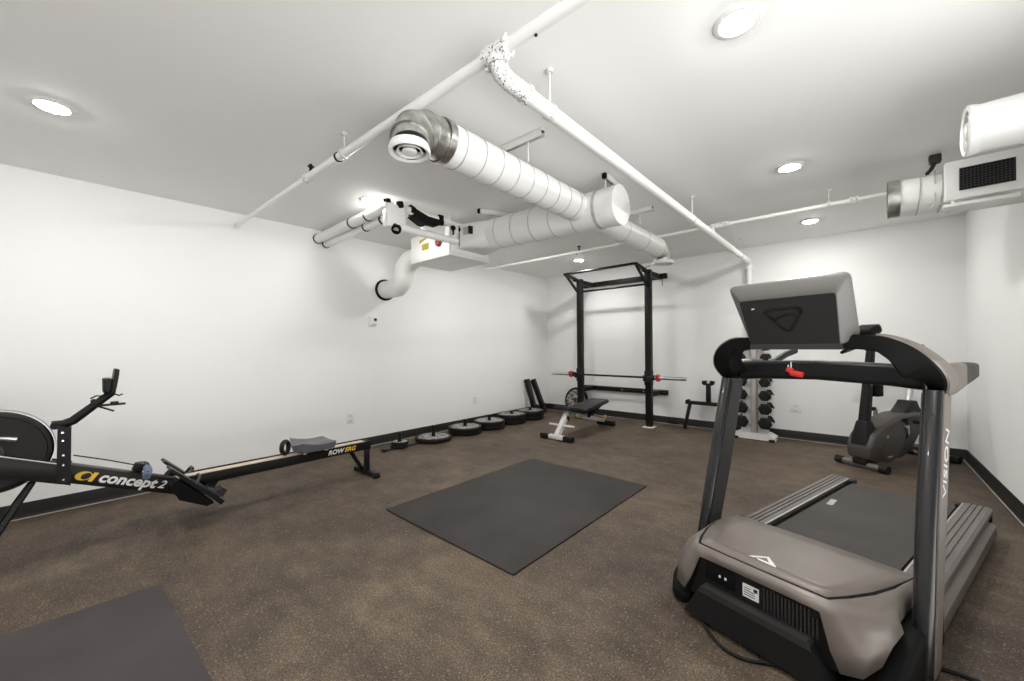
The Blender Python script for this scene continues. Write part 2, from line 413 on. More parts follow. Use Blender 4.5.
# flywheel and cage
FC = Vector((RX, -.30, .628))
mxf = Matrix.Translation(FC) @ zto((1, 0, 0))
m = MB(); m.lathe([(0.0001, -.075), (.16, -.075), (.205, -.06), (.212, -.05), (.212, .05), (.204, .062), (.19, .066), (.186, .060), (.06, .056), (0.0001, .056)], mxf, 56)
cage = m.build('flywheel_housing', 'fly', rw)
m = MB(); 
for z in (-.035, -.012, .012, .035): m.lathe([(.2115, z-.004), (.2155, z-.004), (.2155, z+.004), (.2115, z+.004)], mxf, 56)
m.build('rim_slats', 'alu', cage)
m = MB(); m.lathe([(0.0001, .056), (.045, .056), (.045, .066), (.036, .070), (0.0001, .070)], mxf, 28); m.build('hub', 'charcoal', cage)
m = MB(); m.tube([FC+Vector((.072, -.06, -.02)), FC+Vector((.075, .03, .075)), FC+Vector((.074, .085, .06))], .013, 8); m.build('damper_lever', 'alu', cage)
for sx in (-1, 1):
    m = MB(); a_ = B0.copy(); b_ = B0.lerp(B1, .545); a_.x = b_.x = RX+sx*.079; m.bar(a_, b_, .010, .100, bev=.003); m.build('side_plate', 'boom', boom)
m = MB(); m.tube([onb(-.09, .052)+Vector((.038, 0, 0)), onb(-.40, .052)+Vector((.038, 0, 0))], .004, 8); m.build('side_trim', 'alu', boom)
# front legs
for sx, foot in ((1, (-3.10, -.375, .0)), (-1, (-3.64, -.375, .0))):
    m = MB(); m.tube([(RX+sx*.045, -.165, .445), (foot[0], foot[1], .03)], .013, 10); lg = m.build('front_leg', 'black_steel', rw)
    m = MB(); m.cyl((foot[0], foot[1], 0), (foot[0], foot[1], .04), .022, .018, 14); m.build('rubber_foot', 'rubber', lg)
# chain and handle
m = MB(); m.tube([(RX, -.02, .552), (RX, .12, .492), (RX, .245, .432)], .0035, 8); m.build('chain', 'black_steel', rw)
hd = MB().tube([(RX-.20, .268, .398), (RX-.12, .285, .410), (RX, .285, .418), (RX+.10, .285, .410), (RX+.16, .276, .402)], .015, 12).build('handle', 'black_plastic', rw)
MB().tube([(RX+.035, .286, .414), (RX+.10, .285, .408), (RX+.175, .272, .392)], [.020, .021, .020], 14).build('handle_grip', 'blue_grip', hd)
MB().tube([(RX-.20, .268, .392), (RX-.10, .285, .408), (RX-.035, .286, .414)], [.020, .021, .020], 14).build('handle_grip', 'black_plastic', hd)
MB().box((RX, .250, .42), (.05, .05, .05), Matrix.Rotation(-.4, 3, 'X'), .008).build('chain_swivel', 'black_steel', hd)
# foot plates
for sx in (1, -1):
    cx = RX+sx*.125
    m = MB(); m.prism([(.372, .405), (.386, .413), (.655, .135), (.633, .115)], lambda u, v, t: Vector((t, u, v)), cx-.062, cx+.062)
    fp = m.build('foot_board', 'black_plastic', rw)
    m = MB(); m.prism([(.415, .335), (.60, .135), (.56, .125), (.42, .205), (.385, .30)], lambda u, v, t: Vector((t, u, v)), cx-.05, cx+.05); m.build('foot_board_bracket', 'matte_black', fp)
    m = MB()
    for (y0, z0, w) in ((.60, .200, .054), (.53, .262, .05)):
        m.box((cx, y0, z0), (.118, .085, .012), Matrix.Rotation(math.radians(-47), 3, 'X'), .003)
    m.tube([(cx-.06, .505, .285), (cx-.03, .53, .325), (cx+.03, .53, .325), (cx+.06, .505, .285)], .010, 8)
    m.build('foot_strap', 'charcoal', fp)
    m = MB(); m.prism([(.60, .205), (.645, .158), (.672, .20), (.652, .22)], lambda u, v, t: Vector((t, u, v)), cx-.045, cx+.045); m.build('heel_cup', 'charcoal', fp)
m = MB(); m.bb((RX-.16, .40, .235), (RX+.16, .45, .275), .006); m.build('foot_crossbar', 'black_steel', rw)
# sliding seat
def seat_mesh():
    m = MB(); nx, ny = 16, 10; top = []; bot = []
    for j in range(ny+1):
        v = -1+2*j/ny
        for i in range(nx+1):
            u = -1+2*i/nx
            ed = max(abs(u)**6, abs(v)**6)
            hgt = .034*abs(u)**1.6*(.6+.4*(-v)) + .020*(v**2) - .022*ed
            w = .146*(1-.10*(v*.5+.5)**2); 
            top.append((RX+u*w, 1.295+v*.132-.03*(1-abs(u))*(v < 0)*(-v), .384+hgt))
            bot.append((RX+u*w*.93, 1.295+v*.122-.03*(1-abs(u))*(v < 0)*(-v), .334+.15*hgt))
    n = nx+1; fs = []
    for j in range(ny):
        for i in range(nx):
            a = j*n+i; fs.append([a, a+1, a+n+1, a+n])
    k = len(top); fs2 = [[x+k for x in q[::-1]] for q in fs]
    ring = [i for i in range(n)]+[j*n+nx for j in range(1, ny+1)]+[ny*n+i for i in range(nx-1, -1, -1)]+[j*n for j in range(ny-1, 0, -1)]
    sd = [[ring[i], ring[(i+1) % len(ring)], ring[(i+1) % len(ring)]+k, ring[i]+k] for i in range(len(ring))]
    m.add(top+bot, fs+fs2+sd); return m
st = seat_mesh().build('seat', 'grey_seat', rw, ang=60)
m = MB(); m.bb((RX-.06, 1.19, .314), (RX+.06, 1.40, .342), .006); m.build('seat_carriage', 'black_steel', st)
for yy in (1.21, 1.38): MB().cyl((RX-.056, yy, .318), (RX+.056, yy, .318), .016, n=14).build('seat_roller', 'white_plastic', st)

# black ring standing on the rail behind the seat
m = MB(); ax_ = Vector((.72, .69, .05)).normalized(); mr = Matrix.Translation((RX-.005, 1.085, .314+.062)) @ zto(ax_)
m.lathe([(.048+.014*math.cos(2*PI*i/14), .018*math.sin(2*PI*i/14)) for i in range(15)], mr, 32)
tag(m.build('rubber_ring', 'rubber'), 'thick black ring standing upright on the rowing machine track beside the grey seat', 'ring')

# ------------------------------------------------------------------ weight plates on a floor storage bar
PX = -3.965
SY = [2.475, 2.955, 3.475, 3.935, 4.415, 4.865]
rk = thing('plate_storage_bar', 'flat black steel floor bar whose upright pegs hold the weight plates', 'weight storage', (PX, 3.6, 0))
m = MB(); m.bb((PX-.03, 2.28, .004), (PX+.03, 5.02, .012)); m.bar((PX, 2.285, .008), (PX+.03, 2.24, .022), .05, .008)
m.build('base_bar', 'black_steel', rk)
for y in SY:
    MB().cyl((PX, y, .010), (PX, y, .185), .0245, n=20).build('peg', 'black_steel', rk)
def make_plate(name, r, th, hole=.026):
    """a plate lying flat: rubber rim and a worn raised face"""
    t = thing(name, '', 'weight plate', (0, 0, 0), 0)
    m = MB(); m.lathe([(hole, .004), (r*.30, .004), (r*.34, .007), (r*.86, .007), (r*.90, .0), (r*.955, .0), (r, .010), (r, th-.010), (r*.955, th), (r*.90, th), (r*.86, th-.007), (hole, th-.007), (hole, .004)], None, 48)
    m.build('rim', 'rubber' if r > .15 else 'black_steel', t, local=True)
    m = MB(); m.lathe([(hole+.0015, th-.007), (r*.26, th-.002), (r*.29, th-.007), (r*.60, th-.006), (r*.64, th-.002), (r*.80, th-.002), (r*.85, th-.008)], None, 48)
    m.lathe([(hole+.0015, th-.007), (hole+.0015, .006), (hole+.001, .006)], None, 32)
    m.build('worn_face', 'plate_face', t, local=True)
    return t
ORD = ['nearest', 'second', 'third', 'fourth', 'fifth', 'farthest']
used = {}
def put_plate(key, loc, label, rot=None):
    nm, r, th = {'s': ('small_weight_plate', .098, .022), 'a': ('weight_plate', .225, .045), 'b': ('weight_plate', .225, .052), 'c': ('weight_plate', .22, .066)}[key]
    if key not in used:
        t = make_plate(nm, r, th); used[key] = t; t.location = loc; t['label'] = label
        if rot is not None: t.rotation_euler = rot
    else: t = copy_thing(used[key], loc, rot, label)
    t['group'] = 'weight plates stacked on the floor pegs'
    return t
for k, w in enumerate(('bottom', 'middle', 'top')):
    put_plate('s', (PX+.002*k, SY[0]+.003*(k-1), .012+.0225*k), f'small iron weight plate, {w} one of the little stack next to the rowing machine', (0, 0, k*.7))
put_plate('a', (PX, SY[1], .012), 'single large weight plate lying flat between the little stack and the double stacks', (0, 0, .4))
names = ['double weight stack just beyond the single plate', 'middle double weight stack below the outlet', 'thick weight stack second from the corner', 'weight stack before the black bars in the corner']
for i, key in enumerate(('a', 'b', 'c', 'c')):
    y = SY[2+i]; th = {'a': .045, 'b': .052, 'c': .066}[key]
    put_plate(key, (PX, y, .012), 'lower plate of the '+names[i], (0, 0, i*.9))
    put_plate(key, (PX+.006, y-.004, .0125+th), 'upper worn plate on the '+names[i], (0, 0, i*1.3+.5))
# plate leaning on the back wall
lp = copy_thing(used['a'], (-3.63, 5.735, .222), (math.radians(82), 0, 0), 'large worn weight plate standing on edge behind the left post of the rack')
if 'group' in lp: del lp['group']
m = MB(); m.lathe([(.03, .0392), (.045, .0442), (.048, .0392)], None, 32); o = m.build('hub_label', 'dark_red', lp, local=True)

# two black bars leaning in the corner
def lean_bar(top, bot, lab):
    t = thing('spotter_arm', lab, 'rack arm', bot, 0, 'black steel arms leaning in the corner')
    b, tp = Vector(bot), Vector(top); d = (tp-b).normalized()
    m = MB(); m.bar(b+Vector((0, 0, .0)), tp, .075, .07, up=(1, 0, .2), bev=.005); m.build('beam', 'black_steel', t)
    m = MB(); m.bar(b+d*.03+Vector((.04, 0, .0)), tp-d*.01+Vector((.038, 0, .012)), .05, .012, up=(1, 0, .2)); m.build('plastic_liner', 'charcoal', t)
    m = MB(); m.bar(b+d*.012+Vector((-.02, .0, .012)), b+d*.14+Vector((.05, .0, .01)), .09, .02, up=(1, 0, 0)); m.build('bracket', 'black_steel', t)
lean_bar((-4.262, 5.14, .60), (-4.12, 5.20, .022), 'black steel rack arm leaning against the left wall, nearer of the two')
lean_bar((-4.262, 5.31, .585), (-4.10, 5.43, .022), 'black steel rack arm leaning against the left wall, closer to the corner')

# ------------------------------------------------------------------ wall-mounted power rack
PL, PR, PY = -3.35, -2.225, 5.41
pr = thing('power_rack', 'tall black wall-mounted squat rack with pull-up bars', 'squat rack', ((PL+PR)/2, PY, 0))
for px in (PL, PR):
    m = MB(); m.bb((px-.042, PY-.042, .008), (px+.042, PY+.042, 2.235), .005)
    po = m.build('post', 'black_steel', pr)
    m = MB(); m.bb((px-.075, PY-.085, 0), (px+.075, PY+.085, .010), .002); m.build('base_plate', 'white_steel' if px == PR else 'black_steel', po)
    m = MB()
    for k in range(38): m.cyl((px, PY-.0435, .18+.052*k), (px, PY-.041, .18+.052*k), .0085, n=8)
    m.build('adjustment_holes', 'matte_black', po)
    m = MB()
    for zz in (2.185, .462): m.bb((px-.035, PY+.04, zz-.035), (px+.035, 5.752, zz+.035), .004)
    m.build('wall_arm', 'black_steel', pr)
    m = MB(); m.bb((px-.05, PY-.050, .60), (px+.05, PY-.042, .80), .002); m.bb((px-.03, PY-.14, .66), (px+.03, PY-.045, .694), .004); m.bb((px-.03, PY-.15, .66), (px+.03, PY-.132, .745), .004)
    m.bb((px-.05, PY-.05, .60), (px-.043, PY+.03, .80)); m.bb((px+.043, PY-.05, .60), (px+.05, PY+.03, .80))
    m.build('bar_hook', 'black_plastic', pr)
for zz, h in ((2.185, .075), (.462, .07)):
    m = MB(); m.bb((-3.51, 5.752, zz-h/2), (-2.10, 5.818, zz+h/2), .004)
    so = m.build('wall_stringer', 'black_steel', pr)
    for xx in (-3.25, -2.80, -2.45, -2.14):
        MB().cyl((xx, 5.753, zz), (xx, 5.744, zz), .012, n=8).build('bolt', 'chrome' if zz < 1 else 'black_steel', so)
m = MB(); m.cyl((-2.15, 5.74, 2.19), (-2.15, 5.74, 2.035), .006, n=8); m.cyl((-2.15, 5.752, 2.19), (-2.15, 5.735, 2.19), .012, n=8); m.build('hanging_pin', 'black_steel', pr)
m = MB(); m.cyl((PL, PY, 2.035), (PR, PY, 2.035), .016, n=14); m.build('lower_pull_up_bar', 'black_steel', pr)
m = MB(); m.cyl((PL-.02, 4.985, 2.262), (PR+.02, 4.985, 2.262), .018, n=14); m.build('front_pull_up_bar', 'black_steel', pr)
for px in (PL, PR):
    m = MB(); m.bar((px, 4.985, 2.26), (px, PY-.03, 2.205), .035, .04); m.bar((px, 5.01, 2.25), (px, PY-.035, 2.0), .03, .03)
    m.bb((px-.004, 5.2, 2.18), (px+.004, 5.36, 2.235))
    m.build('pull_up_bracket', 'black_steel', pr)
m = MB(); m.tube([(-2.27, 5.36, 2.262), (-2.22, 5.36, 2.268), (-2.17, 5.36, 2.282)], .005, 8); m.build('top_pin', 'black_steel', pr)

# barbell and its collars
BY, BZ = PY-.088, .7105
bb = thing('barbell', 'long steel barbell racked across the squat rack hooks', 'barbell', (-2.77, BY, BZ))
m = MB(); m.cyl((-3.42, BY, BZ), (-2.12, BY, BZ), .0145, n=16); m.build('shaft', 'black_steel', bb)
for a, b in ((-3.42, -3.85), (-2.12, -1.69)):
    sg = 1 if b > a else -1
    m = MB(); m.cyl((a, BY, BZ), (b, BY, BZ), .025, n=20); m.build('sleeve', 'chrome', bb)
    m = MB(); m.cyl((a-sg*.02, BY, BZ), (a+sg*.012, BY, BZ), .036, n=20); m.build('sleeve_stop', 'black_steel', bb)
for x, lab in ((-3.475, 'red clamp collar on the left end of the barbell'), (-2.062, 'red clamp collar on the right end of the barbell')):
    t = thing('barbell_collar', lab, 'collar', (x, BY, BZ), 0, 'red barbell collars')
    m = MB(); m.lathe([(.0245, -.022), (.046, -.022), (.050, -.016), (.050, .016), (.046, .022), (.0245, .022)], Matrix.Translation((x, BY, BZ)) @ zto((1, 0, 0)), 24); m.build('ring', 'red', t)
    m = MB(); m.box((x, BY-.045, BZ+.012), (.034, .03, .055), None, .006); m.build('lever', 'dark_red', t)

# ------------------------------------------------------------------ adjustable bench
bx = -2.79
bn = thing('weight_bench', 'adjustable bench with black pads and white leg in front of the squat rack', 'bench', (bx, 4.5, 0))
m = MB(); m.bb((bx-.11, 3.905, .012), (bx+.11, 3.965, .062), .006); ft = m.build('front_foot', 'white_steel', bn)
for sx in (-1, 1): MB().bb((bx+sx*.11, 3.90, 0), (bx+sx*.235, 3.97, .066), .008).build('rubber_end_cap', 'rubber', ft)
m = MB(); m.bar((bx, 3.945, .05), (bx, 4.20, .325), .06, .07, up=(0, -1, .6), bev=.005); m.build('front_leg', 'white_steel', bn)
m = MB(); m.bar((bx, 4.135, .225), (bx, 4.165, .262), .066, .076, up=(0, -1, .6)); m.build('adjuster_sleeve', 'black_plastic', bn)
m = MB(); m.cyl((bx-.185, 4.045, .165), (bx+.185, 4.045, .165), .0125, n=14); m.build('leg_peg', 'white_steel', bn)
m = MB(); m.bar((bx, 4.17, .30), (bx, 5.12, .075), .06, .055, bev=.004); m.build('spine', 'grey_print', bn)
m = MB(); m.bb((bx-.10, 5.095, .008), (bx+.17, 5.165, .075), .008); m.build('rear_foot', 'black_steel', bn)
m = MB(); m.bar((bx-.02, 4.80, .15), (bx-.02, 4.93, .34), .035, .035); m.bar((bx+.04, 4.62, .2), (bx+.04, 4.95, .31), .03, .03); m.build('back_support', 'black_steel', bn)
for (y, z) in ((4.28, .262), (5.0, .15)):
    k = MB().cyl((bx+.03, y, z), (bx+.085, y, z), .010, n=12).build('pop_pin', 'gold', bn)
    MB().lathe([(0.0001, -.012), (.024, -.010), (.028, 0), (.024, .010), (0.0001, .012)], Matrix.Translation((bx+.092, y, z)) @ zto((1, 0, 0)), 16).build('knob', 'gold', k)
def pad(name, y0, z0, y1, z1, w0, w1, th):
    a, b = Vector((bx, y0, z0)), Vector((bx, y1, z1)); d = (b-a); n = Vector((0, -d.z, d.y)).normalized()
    rings = []
    for t, ins in ((0, .012), (.02, .002), (.5, 0), (.98, .002), (1, .012)):
        w = (w0+(w1-w0)*t)-2*ins; c = a+d*t-n*th/2
        rings.append([c+Vector((px_, 0, 0))+n*py_ for px_, py_ in rrect(0, 0, w, th-2*ins, .012, 3)])
    return MB().loft(rings).build(name, 'vinyl', bn)
pad('seat_pad', 4.06, .408, 4.36, .352, .24, .29, .052)
pad('backrest_pad', 4.375, .334, 5.02, .405, .29, .29, .055)

# ------------------------------------------------------------------ low black stand with forked upright
ts = thing('steel_stand', 'low black steel stand with a forked upright against the back wall', 'stand', (-1.45, 5.6, 0))
ly_ = 5.6
m = MB(); m.bar((-1.795, ly_-.04, .01), (-1.730, ly_, .37), .04, .04, bev=.003); m.build('leg', 'black_steel', ts)
m = MB(); m.bar((-1.225, ly_-.04, .01), (-1.285, ly_, .37), .04, .04, bev=.003); m.build('leg', 'black_steel', ts)
m = MB(); m.bb((-1.79, ly_-.025, .350), (-1.24, ly_+.025, .397), .004); m.cyl((-1.755, ly_-.03, .395), (-1.755, ly_+.03, .395), .022, n=14); m.build('crossbeam', 'black_steel', ts)
m = MB(); m.bb((-1.525, ly_-.022, .395), (-1.47, ly_+.022, .635), .004); m.build('upright', 'black_steel', ts)
m = MB(); m.prism([(-1.55, .622), (-1.445, .622), (-1.425, .640), (-1.425, .678), (-1.472, .684), (-1.478, .645), (-1.517, .645), (-1.523, .684), (-1.57, .678), (-1.57, .640)], lambda u, v, t: Vector((u, t, v)), ly_-.03, ly_+.03); m.build('fork', 'black_steel', ts)

# ------------------------------------------------------------------ dumbbell tower
DX, DY = -.962, 5.53
dt = thing('dumbbell_tower', 'pale grey vertical dumbbell tower against the back wall', 'dumbbell rack', (DX, DY, 0))
m = MB(); m.prism([(-.225, 0.008), (.225, .008), (.225, .05), (.16, .085), (-.16, .085), (-.225, .05)], lambda u, v, t: Vector((DX+u, t, v)), DY-.07, DY+.13); m.build('base', 'white_steel', dt)
for sx in (-1, 1):
    MB().bb((DX+sx*.19-.03, DY-.095, 0), (DX+sx*.19+.03, DY-.03, .03), .006).build('rubber_foot', 'rubber', dt)
m = MB(); m.bb((DX-.032, DY-.04, .08), (DX+.032, DY+.10, 1.22), .006); m.bb((DX-.022, DY-.048, .09), (DX+.022, DY-.04, 1.2), .003); m.build('column', 'tower_grey', dt)
for sx in (-1, 1):
    m = MB(); m.prism([(.034, .08), (.15, .08), (.135, .25), (.10, 1.2), (.034, 1.2)], lambda u, v, t: Vector((DX+sx*u, t, v)), DY+.03, DY+.045); m.build('side_panel', 'white_steel', dt)
LZ = [.215, .385, .545, .705, .855, 1.0, 1.125]; LR = [.078, .074, .069, .064, .058, .053, .048]
for z, r in zip(LZ, LR):
    for sx in (-1, 1):
        m = MB(); m.bar((DX+sx*.03, DY+.02, z-.028), (DX+sx*.19, DY+.02, z-.022), .05, .012); m.bb((DX+sx*.178, DY-.005, z-.03), (DX+sx*.19, DY+.045, z+.005), .002)
        m.build('saddle', 'white_steel', dt)
def dumbbell(x, y, z, r, lab):
    t = thing('hex_dumbbell', lab, 'dumbbell', (x, y, z), 0, 'black hex dumbbells on the tower')
    hx = [(math.cos(math.radians(60*i)), math.sin(math.radians(60*i))) for i in range(6)]
    L = .085+r*.5; 
    for s in (-1, 1):
        rings = []
        for d, k in ((.055, .80), (.068, .97), (.075, 1.0), (L-.018, 1.0), (L-.008, .93), (L, .72)):
            rings.append([Vector((x+hx_*r*k, y+s*d, z+hy_*r*k)) for hx_, hy_ in hx])
        MB().loft(rings).build('head', 'rubber', t, ang=20)
    MB().cyl((x, y-.06, z), (x, y+.06, z), .0145, n=14).build('handle', 'chrome', t)
lev = ['lowest', 'second', 'third', 'fourth', 'fifth', 'sixth', 'topmost']
for i, (z, r) in enumerate(zip(LZ, LR)):
    for sx, sd in ((-1, 'left'), (1, 'right')):
        dumbbell(DX+sx*.122, DY+.02, z, r, f'black hex dumbbell, {lev[i]} from the floor on the {sd} side of the pale tower' if 0 < i < 6 else f'black hex dumbbell, {lev[i]} on the {sd} side of the pale tower')

# ------------------------------------------------------------------ upright exercise bike
ba = math.atan2(-.534, .845)
bk = thing('exercise_bike', 'dark grey upright exercise bike in the right back corner', 'exercise bike', (.011, 4.857, 0), ba)
LX = lambda u, v, t: Vector((t, u, v))
def shell(poly, w, name, mt, bev=.03):
    bm = bmesh.new(); n = len(poly)
    a = [bm.verts.new((-w, u, v)) for u, v in poly]; b = [bm.verts.new((w, u, v)) for u, v in poly]
    bm.faces.new(a[::-1]); bm.faces.new(b)
    for i in range(n): bm.faces.new((a[i], a[(i+1) % n], b[(i+1) % n], b[i]))
    if bev:
        ed = [e for e in bm.edges if abs(e.verts[0].co.x-e.verts[1].co.x) < 1e-6]
        bmesh.ops.bevel(bm, geom=ed, offset=bev, segments=4, profile=.5, affect='EDGES')
    m = MB(); m.addbm(bm); return m.build(name, mt, bk, local=True)
sh = shell([(-.035, .10), (-.05, .20), (.0, .31), (.12, .385), (.256, .448), (.42, .488), (.62, .50), (.72, .488), (.74, .45), (.65, .415), (.585, .33), (.565, .20), (.50, .135), (.36, .095), (.20, .06), (.06, .055)], .105, 'body_shell', 'bike_shell', .035)
m = MB()
for s in (1,):
    P = [(.24+.16*math.cos(2*PI*i/36)+.02, .245+.155*math.sin(2*PI*i/36)+.10*math.cos(2*PI*i/36)) for i in range(36)]
    m.prism(P, LX, .1045, .110)
m.build('side_cover', 'bike_shell', sh, local=True)
m = MB()
for (u, v) in ((.17, .30), (.20, .115)): m.prism([(u-.03, v-.006), (u+.03, v-.002), (u+.03, v+.008), (u-.03, v+.004)] if v < .2 else arc((u, v), .012, 0, 340, 12), LX, .110, .1115)
m.build('badge', 'grey_print', sh, local=True)
# lower frame arm to the rear stabiliser
m = MB()
pts = [(.05, .055), (.20, .075), (.36, .115), (.50, .155), (.60, .172), (.72, .15), (.86, .085), (1.0, .05)]
rings = []
for (u, v) in pts: rings.append([Vector((a, u, v+b)) for a, b in rrect(0, 0, .20 if u < .5 else .12, .022, .01, 2)])
m.loft(rings); m.build('frame_arm', 'bike_light', bk, local=True)
def stabiliser(u, hw, mt):
    m = MB(); m.cyl((-hw, u, .036), (hw, u, .036), .028, n=18); o = m.build('stabiliser', mt, bk, local=True)
    for s in (-1, 1):
        m = MB(); m.cyl((s*(hw-.05), u, .036), (s*(hw+.012), u, .036), .035, n=20); m.build('end_cap', 'rubber', o, local=True)
stabiliser(0.0, .20, 'bike_light'); stabiliser(1.0, .19, 'bike_light')
m = MB(); m.bb((-.06, -.03, .03), (.06, .10, .09), .01); m.build('front_bracket', 'black_plastic', bk, local=True)
# mast with boot
m = MB(); rings = []
for z, y0, y1, w in ((.22, -.045, .16, .075), (.30, -.035, .15, .07), (.36, -.022, .125, .06), (.42, -.012, .10, .05), (.435, -.008, .095, .045)):
    rings.append([Vector((a, b, z)) for a, b in rrect(0, (y0+y1)/2, 2*w, y1-y0, .03, 3)])
m.loft(rings); m.build('mast_boot', 'black_plastic', bk, local=True)
m = MB(); rings = []
for z, y0, y1, w in ((.40, -.004, .088, .035), (.80, .058, .135, .032), (1.12, .11, .17, .028), (1.22, .125, .18, .026)):
    rings.append([Vector((a, b, z)) for a, b in rrect(0, (y0+y1)/2, 2*w, y1-y0, .02, 3)])
m.loft(rings); ms = m.build('mast', 'black_steel', bk, local=True)
text('lettering', 'VISION', .034, W[bk] @ frame((.036, .085, .76), (0, .14, 1), (0, -1, .14)), 'grey_print', ms)
m = MB(); m.bb((-.04, .135, .66), (.05, .225, .775), .008); m.build('accessory_box', 'matte_black', bk, local=True)
# console
cn = MB().box((-.02, .10, 1.272), (.19, .17, .09), Matrix.Rotation(math.radians(20), 3, 'X'), .03, 3).build('bike_console', 'matte_black', bk, local=True)
m = MB(); m.box((-.02, .118, 1.318), (.15, .11, .004), Matrix.Rotation(math.radians(20), 3, 'X')); m.build('screen', 'screen', cn, local=True)
hb = MB().tube([(-.05, .15, 1.17), (-.16, .12, 1.13), (-.25, .14, 1.07), (-.27, .26, 1.09), (-.25, .38, 1.13)], .016, 12).build('handlebar', 'black_plastic', bk, local=True)
m = MB(); m.tube([(.05, .15, 1.17), (.16, .12, 1.13), (.25, .14, 1.07), (.27, .26, 1.09), (.25, .38, 1.13)], .016, 12); m.build('handlebar', 'black_plastic', bk, local=True)
m = MB(); m.tube([(-.10, .15, 1.18), (-.14, .30, 1.10), (-.03, .36, 1.08), (.03, .36, 1.08), (.14, .30, 1.10), (.10, .15, 1.18)], .014, 10); m.build('inner_grip', 'black_plastic', bk, local=True)
# crank slot, pedals
m = MB(); m.prism(rrect(.40, .36, .09, .19, .03, 3), LX, .1045, .1085); m.build('crank_recess', 'matte_black', sh, local=True)
for s, du, dv in ((1, .0, -.06), (-1, .0, .13)):
    m = MB(); m.bar((s*.125, .40, .375), (s*.125, .40+du*1.5, .375+dv), .016, .03, up=(1, 0, 0)); m.cyl((s*.108, .40, .375), (s*.135, .40, .375), .02, n=14)
    ck = m.build('crank', 'chrome', bk, local=True)
m = MB(); m.box((.19, .52, .435), (.10, .16, .035), Matrix.Rotation(.1, 3, 'X'), .01); m.build('pedal', 'black_plastic', bk, local=True)
m = MB(); m.box((-.19, .40, .505), (.10, .10, .035), None, .01); m.build('pedal', 'black_plastic', bk, local=True)
# seat post fin, post, saddle
shell([(.43, .44), (.50, .485), (.555, .54), (.585, .605), (.68, .60), (.69, .585), (.71, .51), (.80, .485), (.74, .45), (.5, .42)], .055, 'post_housing', 'black_plastic', .012)
m = MB(); m.cyl((0, .645, .59), (0, .74, .92), .024, n=18); m.build('seat_post', 'alu', bk, local=True)
m = MB(); rings = []
for t, w, h in ((0, .03, .02), (.08, .05, .035), (.25, .06, .045), (.5, .10, .055), (.75, .185, .065), (.93, .19, .06), (1, .14, .03)):
    rings.append([Vector((a, .60+.27*t, .935+.02*t+b)) for a, b in rrect(0, 0, w, h, h*.45, 3)])
m.loft(rings); m.build('saddle', 'vinyl', bk, local=True, ang=60)

# ------------------------------------------------------------------ treadmill
ta = math.radians(-14.8); ex = Vector((math.cos(ta), math.sin(ta), 0)); ey = Vector((-math.sin(ta), math.cos(ta), 0))
TO = ex*-.735+ey*1.6
tm = thing('treadmill', 'big taupe and black treadmill in the right foreground', 'treadmill', tuple(TO), ta)
def tb(m, name, mt, par=None, **k): return m.build(name, mt, par or tm, local=True, **k)
# hood
NP = 8
Rg = {
 'top': ([(0, -.004), (.11, -.003), (.222, .004), (.255, .08), (.292, .19), (.318, .31), (.330, .43), (.334, .54)], [.300, .300, .299, .294, .287, .278, .264, .246]),
 'edge': ([(0, -.012), (.11, -.012), (.230, -.006), (.266, .072), (.304, .182), (.329, .305), (.338, .43), (.342, .54)], [.2965, .2965, .2955, .290, .283, .274, .260, .242]),
 'lip': ([(0, -.032), (.11, -.032), (.212, -.027), (.285, .02), (.338, .10), (.352, .20), (.348, .26), (.347, .54)], [.257, .257, .252, .248, .242, .238, .23, .20]),
 'wide': ([(0, -.046), (.12, -.046), (.245, -.042), (.328, .0), (.368, .085), (.376, .17), (.352, .24), (.347, .54)], [.15, .15, .15, .165, .185, .20, .20, .17]),
 'low': ([(0, -.05), (.14, -.05), (.272, -.046), (.322, -.02), (.350, .05), (.356, .13), (.346, .21), (.345, .54)], [.095, .095, .095, .10, .125, .16, .18, .15]),
}
def ring(k):
    P, Z = Rg[k]
    full = [(-P[i][0], P[i][1], Z[i]) for i in range(NP-1, 0, -1)]+[(P[i][0], P[i][1], Z[i]) for i in range(NP)]
    return [Vector(p) for p in full]
m = MB(); ks = ['edge', 'lip', 'wide', 'low']; rs = [ring(k) for k in ks]; n = 2*NP-1
vs = [p for q in rs for p in q]; fs = []
for i in range(3):
    for j in range(n-1):
        if i >= 1 and 5 <= j <= 8: continue
        a = i*n+j; fs.append([a, a+1, a+n+1, a+n])
m.add(vs, fs)
for sx in (-1, 1):                                              # rear edge of the hood folding down behind
    pass
fr = tb(m, 'motor_hood', 'taupe', ang=58)
sol = fr.modifiers.new('thickness', 'SOLIDIFY'); sol.thickness = .006; sol.offset = -1
# lid
m = MB(); P, Z = Rg['top']; rows = []
for i in range(NP):
    row = []
    for k in range(9):
        u = -1+2*k/8; row.append(Vector((P[i][0]*u, P[i][1]+(0 if i else 0), Z[i]+.006*(1-u*u)*(i > 0) + (.0 if i < NP-1 else 0))))
    rows.append(row)
# rows go from the front ridge to the rear; row 0 has zero width so start at row 2
lid = [[Vector((P[2][0]*(-1+2*k/8), -.004+.008*abs(-1+2*k/8)**2, .300-.001*abs(-1+2*k/8)**2)) for k in range(9)]]+rows[3:]
m.loft(lid, caps=False, closed=False)
bk_ = lid[-1]; dn = [p+Vector((0, .018, -.07)) for p in bk_]; m.loft([bk_, [p+Vector((0, .012, -.008)) for p in bk_], dn], caps=False, closed=False)
o = tb(m, 'hood_lid', 'taupe', ang=30)
sol = o.modifiers.new('thickness', 'SOLIDIFY'); sol.thickness = .006; sol.offset = -1
# dark joint under the lid
m = MB(); top = ring('top'); ed = ring('edge')
m.loft([[p+Vector((0, 0, -.003)) for p in top], [p+Vector((0, 0, -.002)) for p in ed]], caps=False, closed=False); tb(m, 'lid_joint', 'matte_black')
